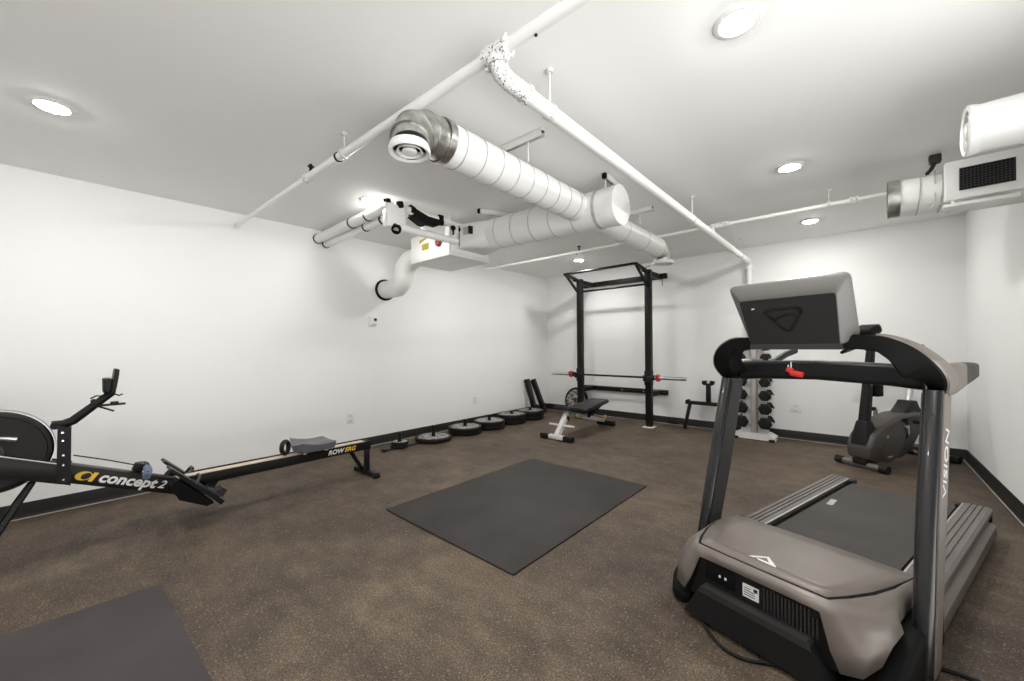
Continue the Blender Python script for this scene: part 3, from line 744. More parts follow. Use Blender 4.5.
# white chevron on the lid
m = MB(); pl_ = lambda u, v, t: Vector((u, v, .3005+t+(-.02*v)))
m.prism([(-.050, .055), (.000, .110), (.006, .103), (-.034, .058)], pl_, .001, .0035)
m.prism([(.000, .110), (.044, .060), (.050, .050), (.030, .050), (.0, .095)], pl_, .001, .0035)
m.prism([(-.022, .062), (.02, .062), (.03, .050), (-.012, .053)], pl_, .001, .0035)
tb(m, 'emblem', 'white_print')
# front panel with vents, sockets, sticker
m = MB(); m.prism([(-.262, .075), (.262, .075), (.204, .262), (-.204, .262)], lambda u, v, t: Vector((u, t, v)), -.014, .02); fp = tb(m, 'front_panel', 'black_plastic')
m = MB()
for k in range(15): m.bb((.035+.0118*k, -.021, .152), (.035+.0118*k+.0062, -.013, .242 if k < 13 else .22))
tb(m, 'vent_grille', 'charcoal', fp)
m = MB(); m.bb((-.19, -.018, .168), (-.07, -.013, .242), .004); sk = tb(m, 'socket_panel', 'matte_black', fp)
for xx in (-.128, -.105): tb(MB().bb((xx-.004, -.022, .198), (xx+.004, -.017, .208), .002), 'switch', 'white_print', sk)
lb = tb(MB().bb((-.040, -.017, .172), (.018, -.0135, .222)), 'sticker', 'white_print', fp)
m = MB()
for k in range(4): m.bb((-.035, -.0176, .180+.009*k), (.005 if k < 3 else -.012, -.0168, .183+.009*k))
m.bb((.000, -.0176, .204), (.014, -.0168, .217)); tb(m, 'sticker_print', 'dark_print', lb)
# lower bumper
m = MB(); m.prism([(-.255, .02), (.255, .02), (.20, .130), (.185, .144), (-.185, .144), (-.20, .130)], lambda u, v, t: Vector((u, t-(.0 if v > .1 else .02), v)), -.055, .05); tb(m, 'lower_bumper', 'black_plastic')
m = MB(); m.prism([(-.20, .124), (.20, .124), (.186, .150), (-.186, .150)], lambda u, v, t: Vector((u, t, v)), -.062, -.01); tb(m, 'bumper_ledge', 'charcoal')
# side sled below the hood and front feet
for sx in (-1, 1):
    rings = []
    for y, w, z1 in ((-.02, .02, .045), (.0, .045, .055), (.06, .06, .075), (.20, .06, .16), (.55, .06, .17)):
        cx = sx*(.315 if y < .02 else .335 if y < .1 else .352); rings.append([Vector((cx+a, y, b)) for a, b in rrect(0, z1/2+.004, 2*w if y < .1 else .11, z1, .02, 3)])
    m = MB(); m.loft(rings); tb(m, 'front_foot', 'matte_black')
# power lead
m = MB(); Wi = W[tm].inverted()
cpts = [(-.640, 1.90, .07), (-.60, 1.865, .02), (-.568, 1.826, .008), (-.486, 1.713, .008), (-.40, 1.625, .008), (-.316, 1.612, .008), (-.23, 1.652, .008), (-.157, 1.636, .008), (-.06, 1.55, .008), (.03, 1.40, .008)]
cs = []
for i in range(len(cpts)-1):
    p0, p1, p2, p3 = [Vector(cpts[max(0, min(len(cpts)-1, i+k))]) for k in (-1, 0, 1, 2)]
    for s in range(6):
        t = s/6; cs.append(.5*((2*p1)+(p2-p0)*t+(2*p0-5*p1+4*p2-p3)*t*t+(3*p1-p0-3*p2+p3)*t**3))
cs.append(Vector(cpts[-1]))
m.tube([Wi @ p for p in cs], .0065, 8); tb(m, 'power_lead', 'rubber')
m = MB(); c2 = [(.14, 2.0, .007), (.20, 2.02, .007), (.29, 2.024, .007), (.42, 1.99, .007)]
m.tube([Wi @ Vector(p) for p in c2], .007, 8); tb(m, 'power_lead', 'rubber')
# deck, belt, rails
m = MB(); m.bb((-.33, .40, .045), (.33, 1.97, .150), .01); tb(m, 'deck_frame', 'matte_black')
m = MB(); prof = [(.42, .158)]+[(1.90, .158)]+arc((1.955, .116), .042, 80, -80, 8)+[(.42, .075)]
m.prism(prof, lambda u, v, t: Vector((t, u, v)), -.247, .247); be = tb(m, 'running_belt', 'belt')
m = MB(); m.box((-.20, 1.42, .1585), (.030, .12, .001), Matrix.Rotation(.1, 3, 'Z')); tb(m, 'belt_sticker', 'grey_print', be)
for sx in (-1, 1):
    def prf():
        a = [(.274, .150), (.276, .178)]
        gx = [.305, .328, .351]
        a.append((.292, .1815))
        for g in gx: a += [(g-.0045, .1815), (g-.003, .1755), (g+.003, .1755), (g+.0045, .1815)]
        a += [(.372, .1815), (.384, .172), (.385, .150)]
        return a
    P = [(sx*a, b) for a, b in prf()]
    m = MB(); m.prism(P, lambda u, v, t: Vector((u, t, v)), .44, 2.0); ra = tb(m, 'side_rail', 'rail_cover', ang=20)
    m = MB(); m.bb((sx*.2675, .44, .166), (sx*.2755, 1.985, .180)); tb(m, 'edge_trim', 'alu', ra)
    m = MB(); m.bb((sx*.24, 1.955, .135), (sx*.275, 2.03, .172), .006); m.bb((sx*.27, 1.995, .05), (sx*.382, 2.02, .165), .006); tb(m, 'rail_end_cap', 'black_plastic', ra)
    m = MB(); m.prism([(.335, .028), (.395, .028), (.402, .040), (.398, .085), (.380, .098), (.335, .098)] if sx > 0 else [(-a, b) for a, b in [(.335, .028), (.395, .028), (.402, .040), (.398, .085), (.380, .098), (.335, .098)]], lambda u, v, t: Vector((u, t, v)), .46, 1.99); tb(m, 'frame_beam', 'taupe')
    m = MB(); m.bb((sx*.33, 1.84, 0), (sx*.39, 1.92, .03), .006); tb(m, 'rear_foot', 'rubber')
# uprights
US = [(.004, .425, .052, .255, .365), (.10, .424, .052, .275, .395), (.50, .417, .055, .380, .530), (.975, .412, .055, .525, .668)]   # z, outer, thickness, front, rear
def ux(z):
    for a_, b_ in zip(US, US[1:]):
        if z <= b_[0]: t = (z-a_[0])/(b_[0]-a_[0]); return [a_[i]+(b_[i]-a_[i])*t for i in range(5)]
    return list(US[-1])
for sx in (-1, 1):
    rings = []
    for z, wo, th_, y0, y1 in US:
        rings.append([Vector((sx*(wo-th_/2)+a, b, z)) for a, b in rrect(0, (y0+y1)/2, th_, y1-y0, .018, 5)])
    m = MB(); m.loft(rings); up = tb(m, 'upright', 'gloss_black', ang=60)
    def strip(outer, ins0, ins1, th2):
        rg_ = []
        for z in (.03, .12, .3, .5, .7, .96):
            _, wo, t_, y0, y1 = ux(z); x = wo if outer else wo-t_; e_ = th2 if outer else -th2
            rg_.append([Vector((sx*x, y0+ins0, z)), Vector((sx*(x+e_), y0+ins0, z)), Vector((sx*(x+e_), y1-ins1, z)), Vector((sx*x, y1-ins1, z))])
        return MB().loft(rg_)
    sc_ = tb(strip(True, .022, .008, .004), 'upright_cover', 'taupe', up)
    tb(strip(False, .022, .012, .003), 'inner_cover', 'charcoal', up)
    if sx > 0:
        _, wo, _t, y0, y1 = ux(.60); _, wo2, _t, y02, y12 = ux(.88)
        d = Vector((0, (y02+y12-y0-y1)/2, .28)).normalized()
        text('lettering', 'VISION', .082, W[tm] @ frame((wo+.0035, (y0+y1)/2+.005, .585), d, Vector((0, -d.z, d.y))), 'white_print', sc_, bold=.0)
# hoop joining the uprights under the console
ctrl = [(-.392, .60, .938, .04, .13), (-.418, .555, .978, .075, .16), (-.424, .49, 1.030, .098, .17), (-.404, .44, 1.082, .102, .16), (-.366, .405, 1.130, .088, .14), (-.320, .385, 1.163, .072, .12), (-.262, .375, 1.184, .060, .10), (-.15, .37, 1.190, .056, .09)]
def crom(C_, n_):
    out = []
    for i in range(len(C_)-1):
        q = [C_[max(0, min(len(C_)-1, i+j))] for j in (-1, 0, 1, 2)]
        for k_ in range(n_):
            t = k_/n_; out.append(tuple(.5*(2*b_+(c_-a_)*t+(2*a_-5*b_+4*c_-d_)*t*t+(3*b_-a_-3*c_+d_)*t**3) for a_, b_, c_, d_ in zip(*q)))
    return out+[C_[-1]]
half = crom(ctrl, 4); NS = 25
path = [Vector(p[:3]) for p in half]+[Vector((0, .368, 1.191))]+[Vector((-p[0], p[1], p[2])) for p in half[::-1]]
tk = [p[3] for p in half]+[.056]; tk = tk+tk[-2::-1]
dp = [p[4] for p in half]+[.09]; dp = dp+dp[-2::-1]
rings = []; outer = []
k = len(path)
for i in range(k):
    a = path[max(0, i-1)]; b = path[min(k-1, i+1)]; tg = (b-a); nn = Vector((tg.z, 0, -tg.x)).normalized()
    p = path[i]; q = p+nn*tk[i]; d = Vector((0, dp[i], 0)); c = Vector((0, .006, 0))
    rings.append([p+c-nn*0, p+nn*.006, q-nn*.006, q+c, q+d-c, q+d-nn*.006, p+d+nn*.006, p+d-c])
    outer.append((p, nn, d))
m = MB(); m.loft(rings); hp = tb(m, 'console_hoop', 'matte_black', ang=30)
for sl in (slice(0, NS), slice(k-NS, k)):
    m = MB(); rr_ = []
    for p, nn, d in outer[sl]:
        e0 = Vector((0, .004, 0)); rr_.append([p-nn*.001+e0, p-nn*.007+e0*2.5, p-nn*.007+d, p-nn*.001+d])
    m.loft(rr_); tb(m, 'hoop_cover', 'taupe', hp, ang=50)
# handrail grips
for sx in (-1, 1):
    rings = []
    for y, z0, z1, w in ((.60, .940, 1.045, .05), (.70, .950, 1.068, .052), (.81, .970, 1.072, .052), (.82, .971, 1.071, .050)):
        rings.append([Vector((sx*(.395+.03*(y-.6)/.4)+a, y, b)) for a, b in rrect(0, (z0+z1)/2, w, z1-z0, .016, 3)])
    m = MB(); m.loft(rings); hr = tb(m, 'handrail', 'taupe', ang=50)
    rings = []
    for y, z0, z1, w in ((.82, .973, 1.070, .050), (.92, .988, 1.070, .050), (.995, 1.0, 1.066, .048), (1.005, 1.008, 1.058, .038)):
        rings.append([Vector((sx*(.395+.03*(y-.6)/.4)+a, y, b)) for a, b in rrect(0, (z0+z1)/2, w, z1-z0, .014, 3)])
    m = MB(); m.loft(rings); tb(m, 'grip', 'taupe_dark', hr, ang=50)
# crossbar
rings = []
for x, z0, z1, y0 in ((-.345, .965, 1.06, .60), (-.25, .975, 1.068, .592), (0, .985, 1.078, .585), (.25, .975, 1.068, .592), (.345, .965, 1.06, .60)):
    rings.append([Vector((x, a, b)) for a, b in rrect(y0+.035, (z0+z1)/2, .075, z1-z0, .022, 4)])
m = MB(); m.loft(rings); cb = tb(m, 'crossbar', 'black_plastic', ang=60)
m = MB(); m.box((-.072, .578, 1.010), (.058, .022, .028), Matrix.Rotation(.15, 3, 'Y'), .008); m.box((-.102, .58, 1.027), (.03, .02, .026), Matrix.Rotation(.5, 3, 'Y'), .006); sk_ = tb(m, 'safety_key', 'red')
m = MB(); m.bb((-.097, .574, 1.040), (-.093, .58, 1.067)); m.bb((-.109, .574, 1.035), (-.105, .58, 1.053)); tb(m, 'key_reflection', 'white_print', sk_)  # small white strips standing in for reflections at the red key
m = MB(); m.tube([(-.215, .66, 1.055), (-.205, .80, 1.10), (-.20, .90, 1.118)], [.015, .017, .017], 12); m.build('inner_grip', 'black_plastic', tm, local=True)
# console
bp = [Vector((-.180, .258, 1.352)), Vector((.180, .258, 1.352)), Vector((.166, .345, 1.148)), Vector((-.166, .345, 1.148))]
fr_ = [Vector((-.234, .270, 1.424)), Vector((.218, .270, 1.424)), Vector((.206, .425, 1.165)), Vector((-.206, .425, 1.165))]
def quad_ring(Q, rad, n=4):
    out = []
    for i in range(4):
        p = Q[i]; a = (Q[i-1]-p).normalized(); b = (Q[(i+1) % 4]-p).normalized()
        p0 = p+a*rad; p1 = p+b*rad
        for k_ in range(n+1):
            t = k_/n; out.append((p0*(1-t)**2+p*2*t*(1-t)+p1*t*t))
    return out
cen = sum(bp, Vector())/4; nb = (bp[1]-bp[0]).cross(bp[3]-bp[0]).normalized()
if nb.y > 0: nb = -nb
m = MB(); R1 = quad_ring(bp, .014); R2 = quad_ring(fr_, .03); R3 = [p+Vector((0, .020, .010)) for p in quad_ring([q+(sum(fr_, Vector())/4-q)*.02 for q in fr_], .03)]
R4 = [p+Vector((0, .026, .013)) for p in quad_ring([q+(sum(fr_, Vector())/4-q)*.06 for q in fr_], .03)]
R12 = [a.lerp(b, .86)+(a.lerp(b, .86)-a.lerp(b, .5))*.0+nb*.006 for a, b in zip(R1, R2)]
m.loft([R1, R12, R2, R3, R4]); co = tb(m, 'console', 'charcoal_light', ang=35)
m = MB(); Q = quad_ring([q+(cen-q)*.012 for q in bp], .014); m.loft([[p+nb*.0005 for p in Q], [p+nb*.004 for p in Q]]); tb(m, 'back_panel', 'panel_grey', co)
vx = Vector((1, 0, 0)); vy = (bp[0]-bp[3]).normalized(); vy = (Vector((0, (bp[0]-bp[3]).y, (bp[0]-bp[3]).z))).normalized()
oc = cen+nb*.004
m = MB()
def onp(u, v, t): return oc+vx*u+vy*v+nb*t
def stroke(m, pts, w, h, closed=False):
    P = [Vector((a, b)) for a, b in pts]; k = len(P)
    for i in range(k if closed else k-1):
        a, b = P[i], P[(i+1) % k]; d = (b-a).normalized(); n_ = Vector((-d.y, d.x))*w/2; a = a-d*w*.35; b = b+d*w*.35
        m.prism([tuple(a-n_), tuple(b-n_), tuple(b+n_), tuple(a+n_)], onp, 0, h)
tri = [(-.075, .045), (-.06, .056), (.0, .060), (.05, .060), (.062, .050), (.058, .040), (.018, -.030), (.002, -.040), (-.014, -.032)]
tri = [(a-.005, b) for a, b in tri]
stroke(m, tri, .011, .0015, True)
stroke(m, [(-.042, .010), (-.03, .022), (.0, .031), (.034, .034)], .010, .0015)
stroke(m, [(-.06, .03), (-.042, .012)], .014, .0015)
tb(m, 'shield_emblem', 'dark_print', co)
m = MB(); m.bb((-.140, .2, .0), (-.128, .201, .001)); m = MB(); m.prism([(-.132, .066), (-.119, .068), (-.119, .073), (-.132, .071)], onp, 0, .002); tb(m, 'port', 'white_print', co)
# user side of the console: screen
cf = sum(fr_, Vector())/4; nf = (fr_[1]-fr_[0]).cross(fr_[3]-fr_[0]).normalized()
if nf.y < 0: nf = -nf
m = MB(); Q = [q+(cf-q)*.16+Vector((0, .026, .013)) for q in fr_]; m.loft([[p+nf*-.002 for p in Q], [p+nf*.003 for p in Q]]); tb(m, 'screen', 'screen', co)
# console foot on the hoop
m = MB(); m.prism([(-.172, 1.130), (.168, 1.130), (.165, 1.166), (-.166, 1.166)], lambda u, v, t: Vector((u, t, v)), .338, .43); tb(m, 'console_bracket', 'charcoal')

# ------------------------------------------------------------------ ducts
def duct_run(m, p, q, r, step=.145, lead=.08, n=40):
    p, q = Vector(p), Vector(q); d = (q-p); L = d.length; d /= L
    m.mi = 0; m.cyl(p, q, r, n=n)
    m.mi = 1; s = lead
    while s < L-.03:
        c = p+d*s; m.lathe([(r, -.003), (r+.0025, -.003), (r+.0025, .003), (r, .003)], Matrix.Translation(c) @ zto(d+Vector((.02, .03, 0))), n); s += step
    m.mi = 0
BXX, BZZ, BR = -1.57, 2.195, .105
td = thing('ventilation_duct', 'white round duct: fat capped trunk with two thinner branches ending in diffusers', 'duct', (-2, 2.6, 2.05))
m = MB(); duct_run(m, (-2.52, 2.6, 2.205), (-1.262, 2.6, 2.165), .138, .20, .1); m.build('trunk', ['duct', 'seam'], td)
m = MB(); m.lathe([(0.0001, .006), (.132, .006), (.142, 0), (.142, -.05), (.1385, -.05)], Matrix.Translation((-1.262, 2.6, 2.165)) @ zto((1, 0, -.03)), 44); m.build('end_cap', 'duct', td)
m = MB(); rings = []
for x, w, h, rad in ((-2.86, .40, .22, .02), (-2.72, .38, .235, .05), (-2.62, .32, .26, .10), (-2.52, .276, .276, .137)):
    rings.append([Vector((x, 2.6+a, 2.205+b)) for a, b in rrect(0, 0, w, h, rad, 6)])
m.loft(rings); m.build('transition', 'duct', td)
m = MB(); m.lathe([(.1385, -.012), (.142, -.012), (.142, .012), (.1385, .012)], Matrix.Translation((-1.42, 2.6, 2.17)) @ zto((1, 0, -.03)), 44); m.build('clamp_band', 'seam', td)
def diffuser(par, c, nrm, r=.105, mt='white_plastic'):
    mx = Matrix.Translation(c) @ zto(nrm)
    m = MB(); m.lathe([(r*.92, -.03), (r, -.008), (r, .004), (r*.94, .010), (r*.80, .004), (r*.78, -.012)], mx, 40)
    a = m.build('diffuser', mt, par)
    m = MB(); m.lathe([(0.0001, -.014), (r*.8, -.014)], mx, 40); m.build('dark_throat', 'matte_black', a)
    m = MB(); m.lathe([(r*.50, -.010), (r*.60, .006), (r*.635, .004), (r*.54, -.012)], mx, 40); m.build('cone', mt, a)
    m = MB(); m.lathe([(0.0001, .010), (r*.26, .010), (r*.34, .006), (r*.37, .002), (r*.30, -.012)], mx, 40); m.build('centre_disc', mt, a)
# near branch
nb_ = td
m = MB(); duct_run(m, (BXX, 1.235, BZZ), (BXX, 2.48, BZZ), BR, .135, .09); m.build('branch_duct', ['duct', 'seam'], nb_)
m = MB(); m.lathe([(BR, -.02), (BR+.006, -.02), (BR+.006, .02), (BR, .02)], Matrix.Translation((BXX, 1.235, BZZ)) @ zto((0, 1, 0)), 40)
m.cyl((BXX, 1.19, BZZ), (BXX, 1.24, BZZ), BR-.004, n=40); m.build('metal_collar', 'galv', nb_)
pts = [(BXX, 1.215, BZZ), (BXX+.006, 1.13, BZZ-.004), (BXX+.028, 1.055, BZZ-.040), (BXX+.055, 1.02, BZZ-.10), (BXX+.066, 1.012, BZZ-.135)]
m = MB(); m.tube(pts, [.1, .099, .094, .09, .088], 40)
for i in (1, 2, 3):
    d = (Vector(pts[i+1])-Vector(pts[i-1])); m.lathe([(.09, -.004), (.1015 if i < 2 else .096, -.004), (.1015 if i < 2 else .096, .004), (.09, .004)], Matrix.Translation(pts[i]) @ zto(d), 40)
m.build('metal_elbow', 'galv', nb_)
diffuser(nb_, (BXX+.066, 1.002, BZZ-.158), (.02, 0, -1), .093)
# far branch
fb = td
m = MB(); duct_run(m, (BXX, 2.72, BZZ-.015), (BXX, 4.08, BZZ-.01), .098, .42, .5); m.build('branch_duct', ['duct', 'seam'], fb)
m = MB(); m.tube([(BXX, 4.06, BZZ-.01), (BXX, 4.13, BZZ-.015), (BXX, 4.19, BZZ-.05), (BXX, 4.215, BZZ-.10), (BXX, 4.218, BZZ-.14)], .096, 32)
m.lathe([(.098, -.015), (.104, -.015), (.104, .015), (.098, .015)], Matrix.Translation((BXX, 4.06, BZZ-.01)) @ zto((0, 1, 0)), 36)
m.build('metal_elbow', 'galv', fb)
diffuser(fb, (BXX, 4.218, BZZ-.155), (0, 0, -1), .112)

# ceiling rails (short strut channels the ducts hang from)
def strut(x0, y0, x1, y1, lab, rods):
    t = thing('ceiling_rail', lab, 'strut channel', ((x0+x1)/2, (y0+y1)/2, H), 0, 'strut channels under the ceiling')
    a, b = Vector((x0, y0, H-.021)), Vector((x1, y1, H-.021)); d = (b-a).normalized(); s = Vector((-d.y, d.x, 0))
    m = MB()
    for sgn in (-1, 1): m.bar(a+s*.019*sgn, b+s*.019*sgn, .004, .042)
    m.bar(a+Vector((0, 0, .018)), b+Vector((0, 0, .018)), .042, .006)
    for sgn in (-1, 1): m.bar(a+s*.013*sgn+Vector((0, 0, -.019)), b+s*.013*sgn+Vector((0, 0, -.019)), .010, .004)
    m.build('channel', 'white_steel', t)
    m = MB(); m.bar(a+Vector((0, 0, .008)), b+Vector((0, 0, .008)), .03, .004); m.bb((a.x-.015, a.y-.015, H-.04), (a.x+.015, a.y+.015, H-.002)); m.build('channel_inside', 'matte_black', t)
    for (x, y, z) in rods: MB().cyl((x, y, z), (x, y, H-.01), .005, n=8).build('hanger_rod', 'white_steel', t)
strut(-1.72, 1.80, -1.36, 1.81, 'short white strut channel above the near branch duct', [(-1.47, 1.805, 2.26)])
strut(-1.38, 2.58, -1.40, 2.88, 'short strut channel just over the capped end of the trunk duct', [(-1.385, 2.6, 2.30)])
strut(-2.58, 2.46, -2.44, 2.76, 'short strut channel between the air handler and the trunk duct', [(-2.5, 2.6, 2.34)])
strut(-1.72, 3.47, -1.38, 3.47, 'short strut channel over the branch duct to the rack', [(-1.5, 3.47, 2.28)])

# air handler
ah = thing('air_handler', 'white box air handler with yellow stickers hanging from the ceiling', 'air handler', (-3.17, 2.55, 2.02))
m = MB(); m.bb((-3.49, 2.33, 2.025), (-2.86, 2.86, 2.30), .006); cab = m.build('cabinet', 'white_steel', ah)
m = MB(); m.bb((-2.868, 2.36, 2.06), (-2.852, 2.84, 2.30), .003); m.build('side_flange', 'white_plastic', cab)
m = MB(); m.prism([(-3.33, 2.21), (-3.33, 2.245), (-3.20, 2.262), (-3.20, 2.245)], lambda u, v, t: Vector((u, t, v)), 2.328, 2.3305); m.build('warning_sticker', 'olive', cab)
m = MB(); m.bb((-3.29, 2.328, 2.135), (-3.18, 2.331, 2.195)); m.build('warning_sticker', 'olive', cab)
m = MB(); m.prism([(-3.30, 2.205), (-3.30, 2.235), (-3.17, 2.245), (-3.17, 2.205)], lambda u, v, t: Vector((u, t, v)), 2.3285, 2.3303); m.build('paper_label', 'white_print', cab)
m = MB(); m.lathe([(0.0001, .03), (.03, .03), (.038, .02), (.038, 0)], Matrix.Translation((-3.01, 2.33, 2.165)) @ zto((0, -1, 0)), 18); m.build('red_knob', 'dark_red', cab)
m = MB(); m.tube([(-3.0, 2.32, 2.18), (-2.96, 2.28, 2.20), (-2.92, 2.33, 2.17)], .014, 8); m.build('cable_gland', 'matte_black', cab)
for (x, y) in ((-3.44, 2.38), (-2.91, 2.38), (-3.44, 2.81), (-2.91, 2.81)): MB().cyl((x, y, 2.29), (x, y, H), .006, n=8).build('hanger_rod', 'white_steel', ah)
# control gear on the trunk side
m = MB(); m.bb((-2.74, 2.395, 2.20), (-2.66, 2.44, 2.265), .005); bx_ = m.build('damper_box', 'grey_print', ah)
m = MB(); m.bb((-2.665, 2.392, 2.198), (-2.645, 2.44, 2.268), .003); m.build('box_end', 'black_plastic', bx_)
m = MB(); m.tube([(-2.80, 2.42, 2.235), (-2.74, 2.415, 2.24)], .004, 6); m.tube([(-2.80, 2.40, 2.30), (-2.80, 2.40, 2.10)], .004, 6); m.build('wiring', 'matte_black', bx_)
# flexible outlet to the left wall
m = MB()
fx = [(-3.48, 2.50, 2.155), (-3.62, 2.50, 2.155), (-3.76, 2.50, 2.135), (-3.86, 2.50, 2.07), (-3.89, 2.50, 1.99), (-3.93, 2.50, 1.91), (-4.02, 2.50, 1.865), (-4.14, 2.50, 1.86), (-4.30, 2.50, 1.86)]
m.mi = 0; m.tube(fx, [.098, .103, .112, .115, .112, .112, .112, .105, .105], 32)
fd = m.build('flexible_duct', 'duct', ah, ang=60)
m = MB(); m.lathe([(.1055, 0), (.128, 0), (.128, .02), (.1055, .02)], Matrix.Translation((-4.306, 2.50, 1.86)) @ zto((1, 0, 0)), 36); m.build('wall_ring', 'matte_black', fd)

# pair of insulated pipes to the air handler
pp = thing('insulated_pipes', 'pair of white insulated pipes from the left wall to the air handler', 'pipes', (-3.5, 1.74, 2.2))
PYX = -2.83
for nm, y, z, r, xe in (('upper', 1.715, 2.325, .046, -2.86), ('lower', 1.80, 2.285, .038, -2.90)):
    m = MB(); m.cyl((-4.308, y, z), (xe, y, z), r, n=24); m.cyl
    pb = m.build('insulated_pipe', 'pipe', pp)
    for xx in ((-4.29, -3.52, -3.22) if nm == 'upper' else (-4.29, -3.42, -3.12)):
        m = MB(); m.lathe([(r, -.008), (r+.005, -.008), (r+.005, .008), (r, .008)], Matrix.Translation((xx, y, z)) @ zto((1, 0, 0)), 24); m.build('joint_band', 'matte_black', pb)
m = MB(); m.bb((PYX-.10, 1.68, 2.145), (PYX-.01, 1.86, 2.345), .02); m.build('manifold_box', 'pipe', pp)
m = MB(); m.tube([(PYX, 1.74, 2.150), (PYX, 1.85, 2.150), (PYX, 2.36, 2.155), (PYX, 2.56, 2.155)], .032, 16); m.build('insulated_pipe', 'pipe', pp)
m = MB(); m.tube([(PYX+.0, 1.84, 2.315), (PYX, 2.52, 2.305)], .030, 16); m.build('insulated_pipe', 'pipe', pp)
for (x, y, z, r, d) in ((PYX-.05, 1.70, 2.352, .030, (.3, -.4, 1)), (PYX-.02, 1.80, 2.348, .030, (.3, -.4, 1)), (PYX, 1.90, 2.325, .038, (.3, -1, .2)), (PYX+.0, 1.755, 2.135, .040, (.5, -.5, -.6))):
    m = MB(); m.lathe([(r*.55, .028), (r, .024), (r, -.02), (r*.8, -.024)], Matrix.Translation((x, y, z)) @ zto(d), 20); m.build('rubber_coupling', 'matte_black', pp)
m = MB(); m.prism([(1.92, 2.335), (1.90, 2.27), (2.0, 2.225), (2.12, 2.225), (2.22, 2.275), (2.22, 2.30), (2.05, 2.30)], lambda u, v, t: Vector((t, u, v)), PYX-.06, PYX+.035); m.bb((PYX+.0, 2.17, 2.26), (PYX+.034, 2.22, 2.35), .004); m.build('black_bracket', 'matte_black', pp)
m = MB(); m.bb((PYX-.07, 2.04, 2.19), (PYX+.0, 2.26, 2.27), .006); m.build('valve_box', 'white_plastic', pp)
for y in (2.33, 2.42):
    m = MB(); m.ball((PYX+.03, y, 2.262), .024, 12); m.cyl((PYX+.03, y, 2.20), (PYX+.03, y, 2.25), .008, n=8); m.build('valve_knob', 'matte_black', pp)
for z in (2.305, 2.155):
    m = MB(); m.cyl((PYX, 2.54, z), (PYX, 2.575, z), .042, n=16); m.box((PYX+.02, 2.55, z+.035), (.03, .03, .05), None, .006); m.build('end_valve', 'black_plastic', pp)

# ------------------------------------------------------------------ sprinkler pipes
def clevis(par, c, r, axis, top=H):
    """ring hanger with rod"""
    m = MB(); m.lathe([(r+.001, -.010), (r+.006, -.010), (r+.006, .010), (r+.001, .010)], Matrix.Translation(c) @ zto(axis), 24)
    m.cyl((c[0], c[1], c[2]+r), (c[0], c[1], top-.001), .0048, n=8); m.cyl((c[0], c[1], top-.014), (c[0], c[1], top-.001), .016, n=14)
    m.build('pipe_hanger', 'white_steel', par)
sp = thing('sprinkler_pipe', 'long white sprinkler pipe crossing the ceiling from the left wall', 'pipe', (-1.8, 1.06, 2.27))
ZP = 2.30
m = MB(); m.tube([(-4.305, .985, ZP), (-2.75, 1.035, ZP)], .018, 20); m.build('thin_run', 'pipe', sp)
m = MB(); m.tube([(-2.75, 1.035, ZP), (.785, 1.165, ZP)], .0235, 24); m.build('thick_run', 'pipe', sp)
m = MB(); m.lathe([(.0185, -.02), (.029, -.02), (.029, .02), (.024, .025)], Matrix.Translation((-2.76, 1.035, ZP)) @ zto((1, .03, 0)), 20); m.build('reducer', 'pipe_old', sp)
m = MB(); m.lathe([(.0185, 0), (.034, 0), (.036, .008), (.0185, .012)], Matrix.Translation((-4.308, .985, ZP)) @ zto((1, 0, 0)), 20); m.build('wall_flange', 'white_plastic', sp)
m = MB(); m.lathe([(.0238, -.006), (.0285, -.006), (.0285, .006), (.0238, .006)], Matrix.Translation((-2.32, 1.05, ZP)) @ zto((1, 0, 0)), 20); m.build('black_band', 'matte_black', sp)
clevis(sp, (-2.25, 1.053, ZP), .0235, (1, .03, 0))
m = MB(); m.cyl((-2.70, 1.037, ZP+.02), (-2.70, 1.037, ZP+.075), .012, .008, 12); m.cyl((-2.70, 1.037, ZP+.055), (-2.70, 1.037, ZP+.062), .02, n=12); m.build('sprinkler_head', 'black_steel', sp)
m = MB(); m.cyl((-.86, 1.107, ZP-.020), (-.86, 1.107, ZP-.028), .006, n=10); m.build('plug', 'black_steel', sp)
# main along the room
mp_ = thing('sprinkler_main', 'thick white pipe running to the back wall and turning down', 'pipe', (-1.068, 3.5, 2.2))
MX, MZ = -1.048, 2.225
m = MB(); m.tube([(MX, 1.27, MZ), (MX, 5.70, MZ)], .032, 28); m.build('main_run', 'pipe', mp_)
m = MB(); m.tube([(MX, 1.10, ZP-.01), (MX, 1.105, ZP-.04), (MX, 1.125, MZ+.008), (MX, 1.17, MZ-.002), (MX, 1.28, MZ)], [.033, .035, .036, .036, .036], 24)
for (c, d) in (((MX, 1.102, ZP-.035), (0, .1, -1)), ((MX, 1.275, MZ), (0, 1, 0))):
    m.lathe([(.034, -.011), (.042, -.011), (.042, .011), (.034, .011)], Matrix.Translation(c) @ zto(d), 24)
m.build('chipped_elbow', 'pipe_old', mp_)
m = MB(); m.lathe([(.0245, -.06), (.036, -.06), (.036, .06), (.0245, .06)], Matrix.Translation((MX, 1.10, ZP)) @ zto((1, .03, 0)), 24)
for q in (-1, 1): m.box((MX+q*.048, 1.10, ZP-.036), (.018, .024, .026), None, .004); m.box((MX+q*.048, 1.10, ZP+.036), (.018, .024, .026), None, .004)
m.build('chipped_tee', 'pipe_old', mp_)
m = MB(); m.tube([(MX, 5.66, MZ), (MX, 5.73, MZ-.004), (MX, 5.765, MZ-.03), (MX, 5.77, MZ-.09)], .037, 20); m.lathe([(.037, -.012), (.045, -.012), (.045, .012), (.037, .012)], Matrix.Translation((MX, 5.77, MZ-.085)), 20); m.build('lower_elbow', 'pipe', mp_)
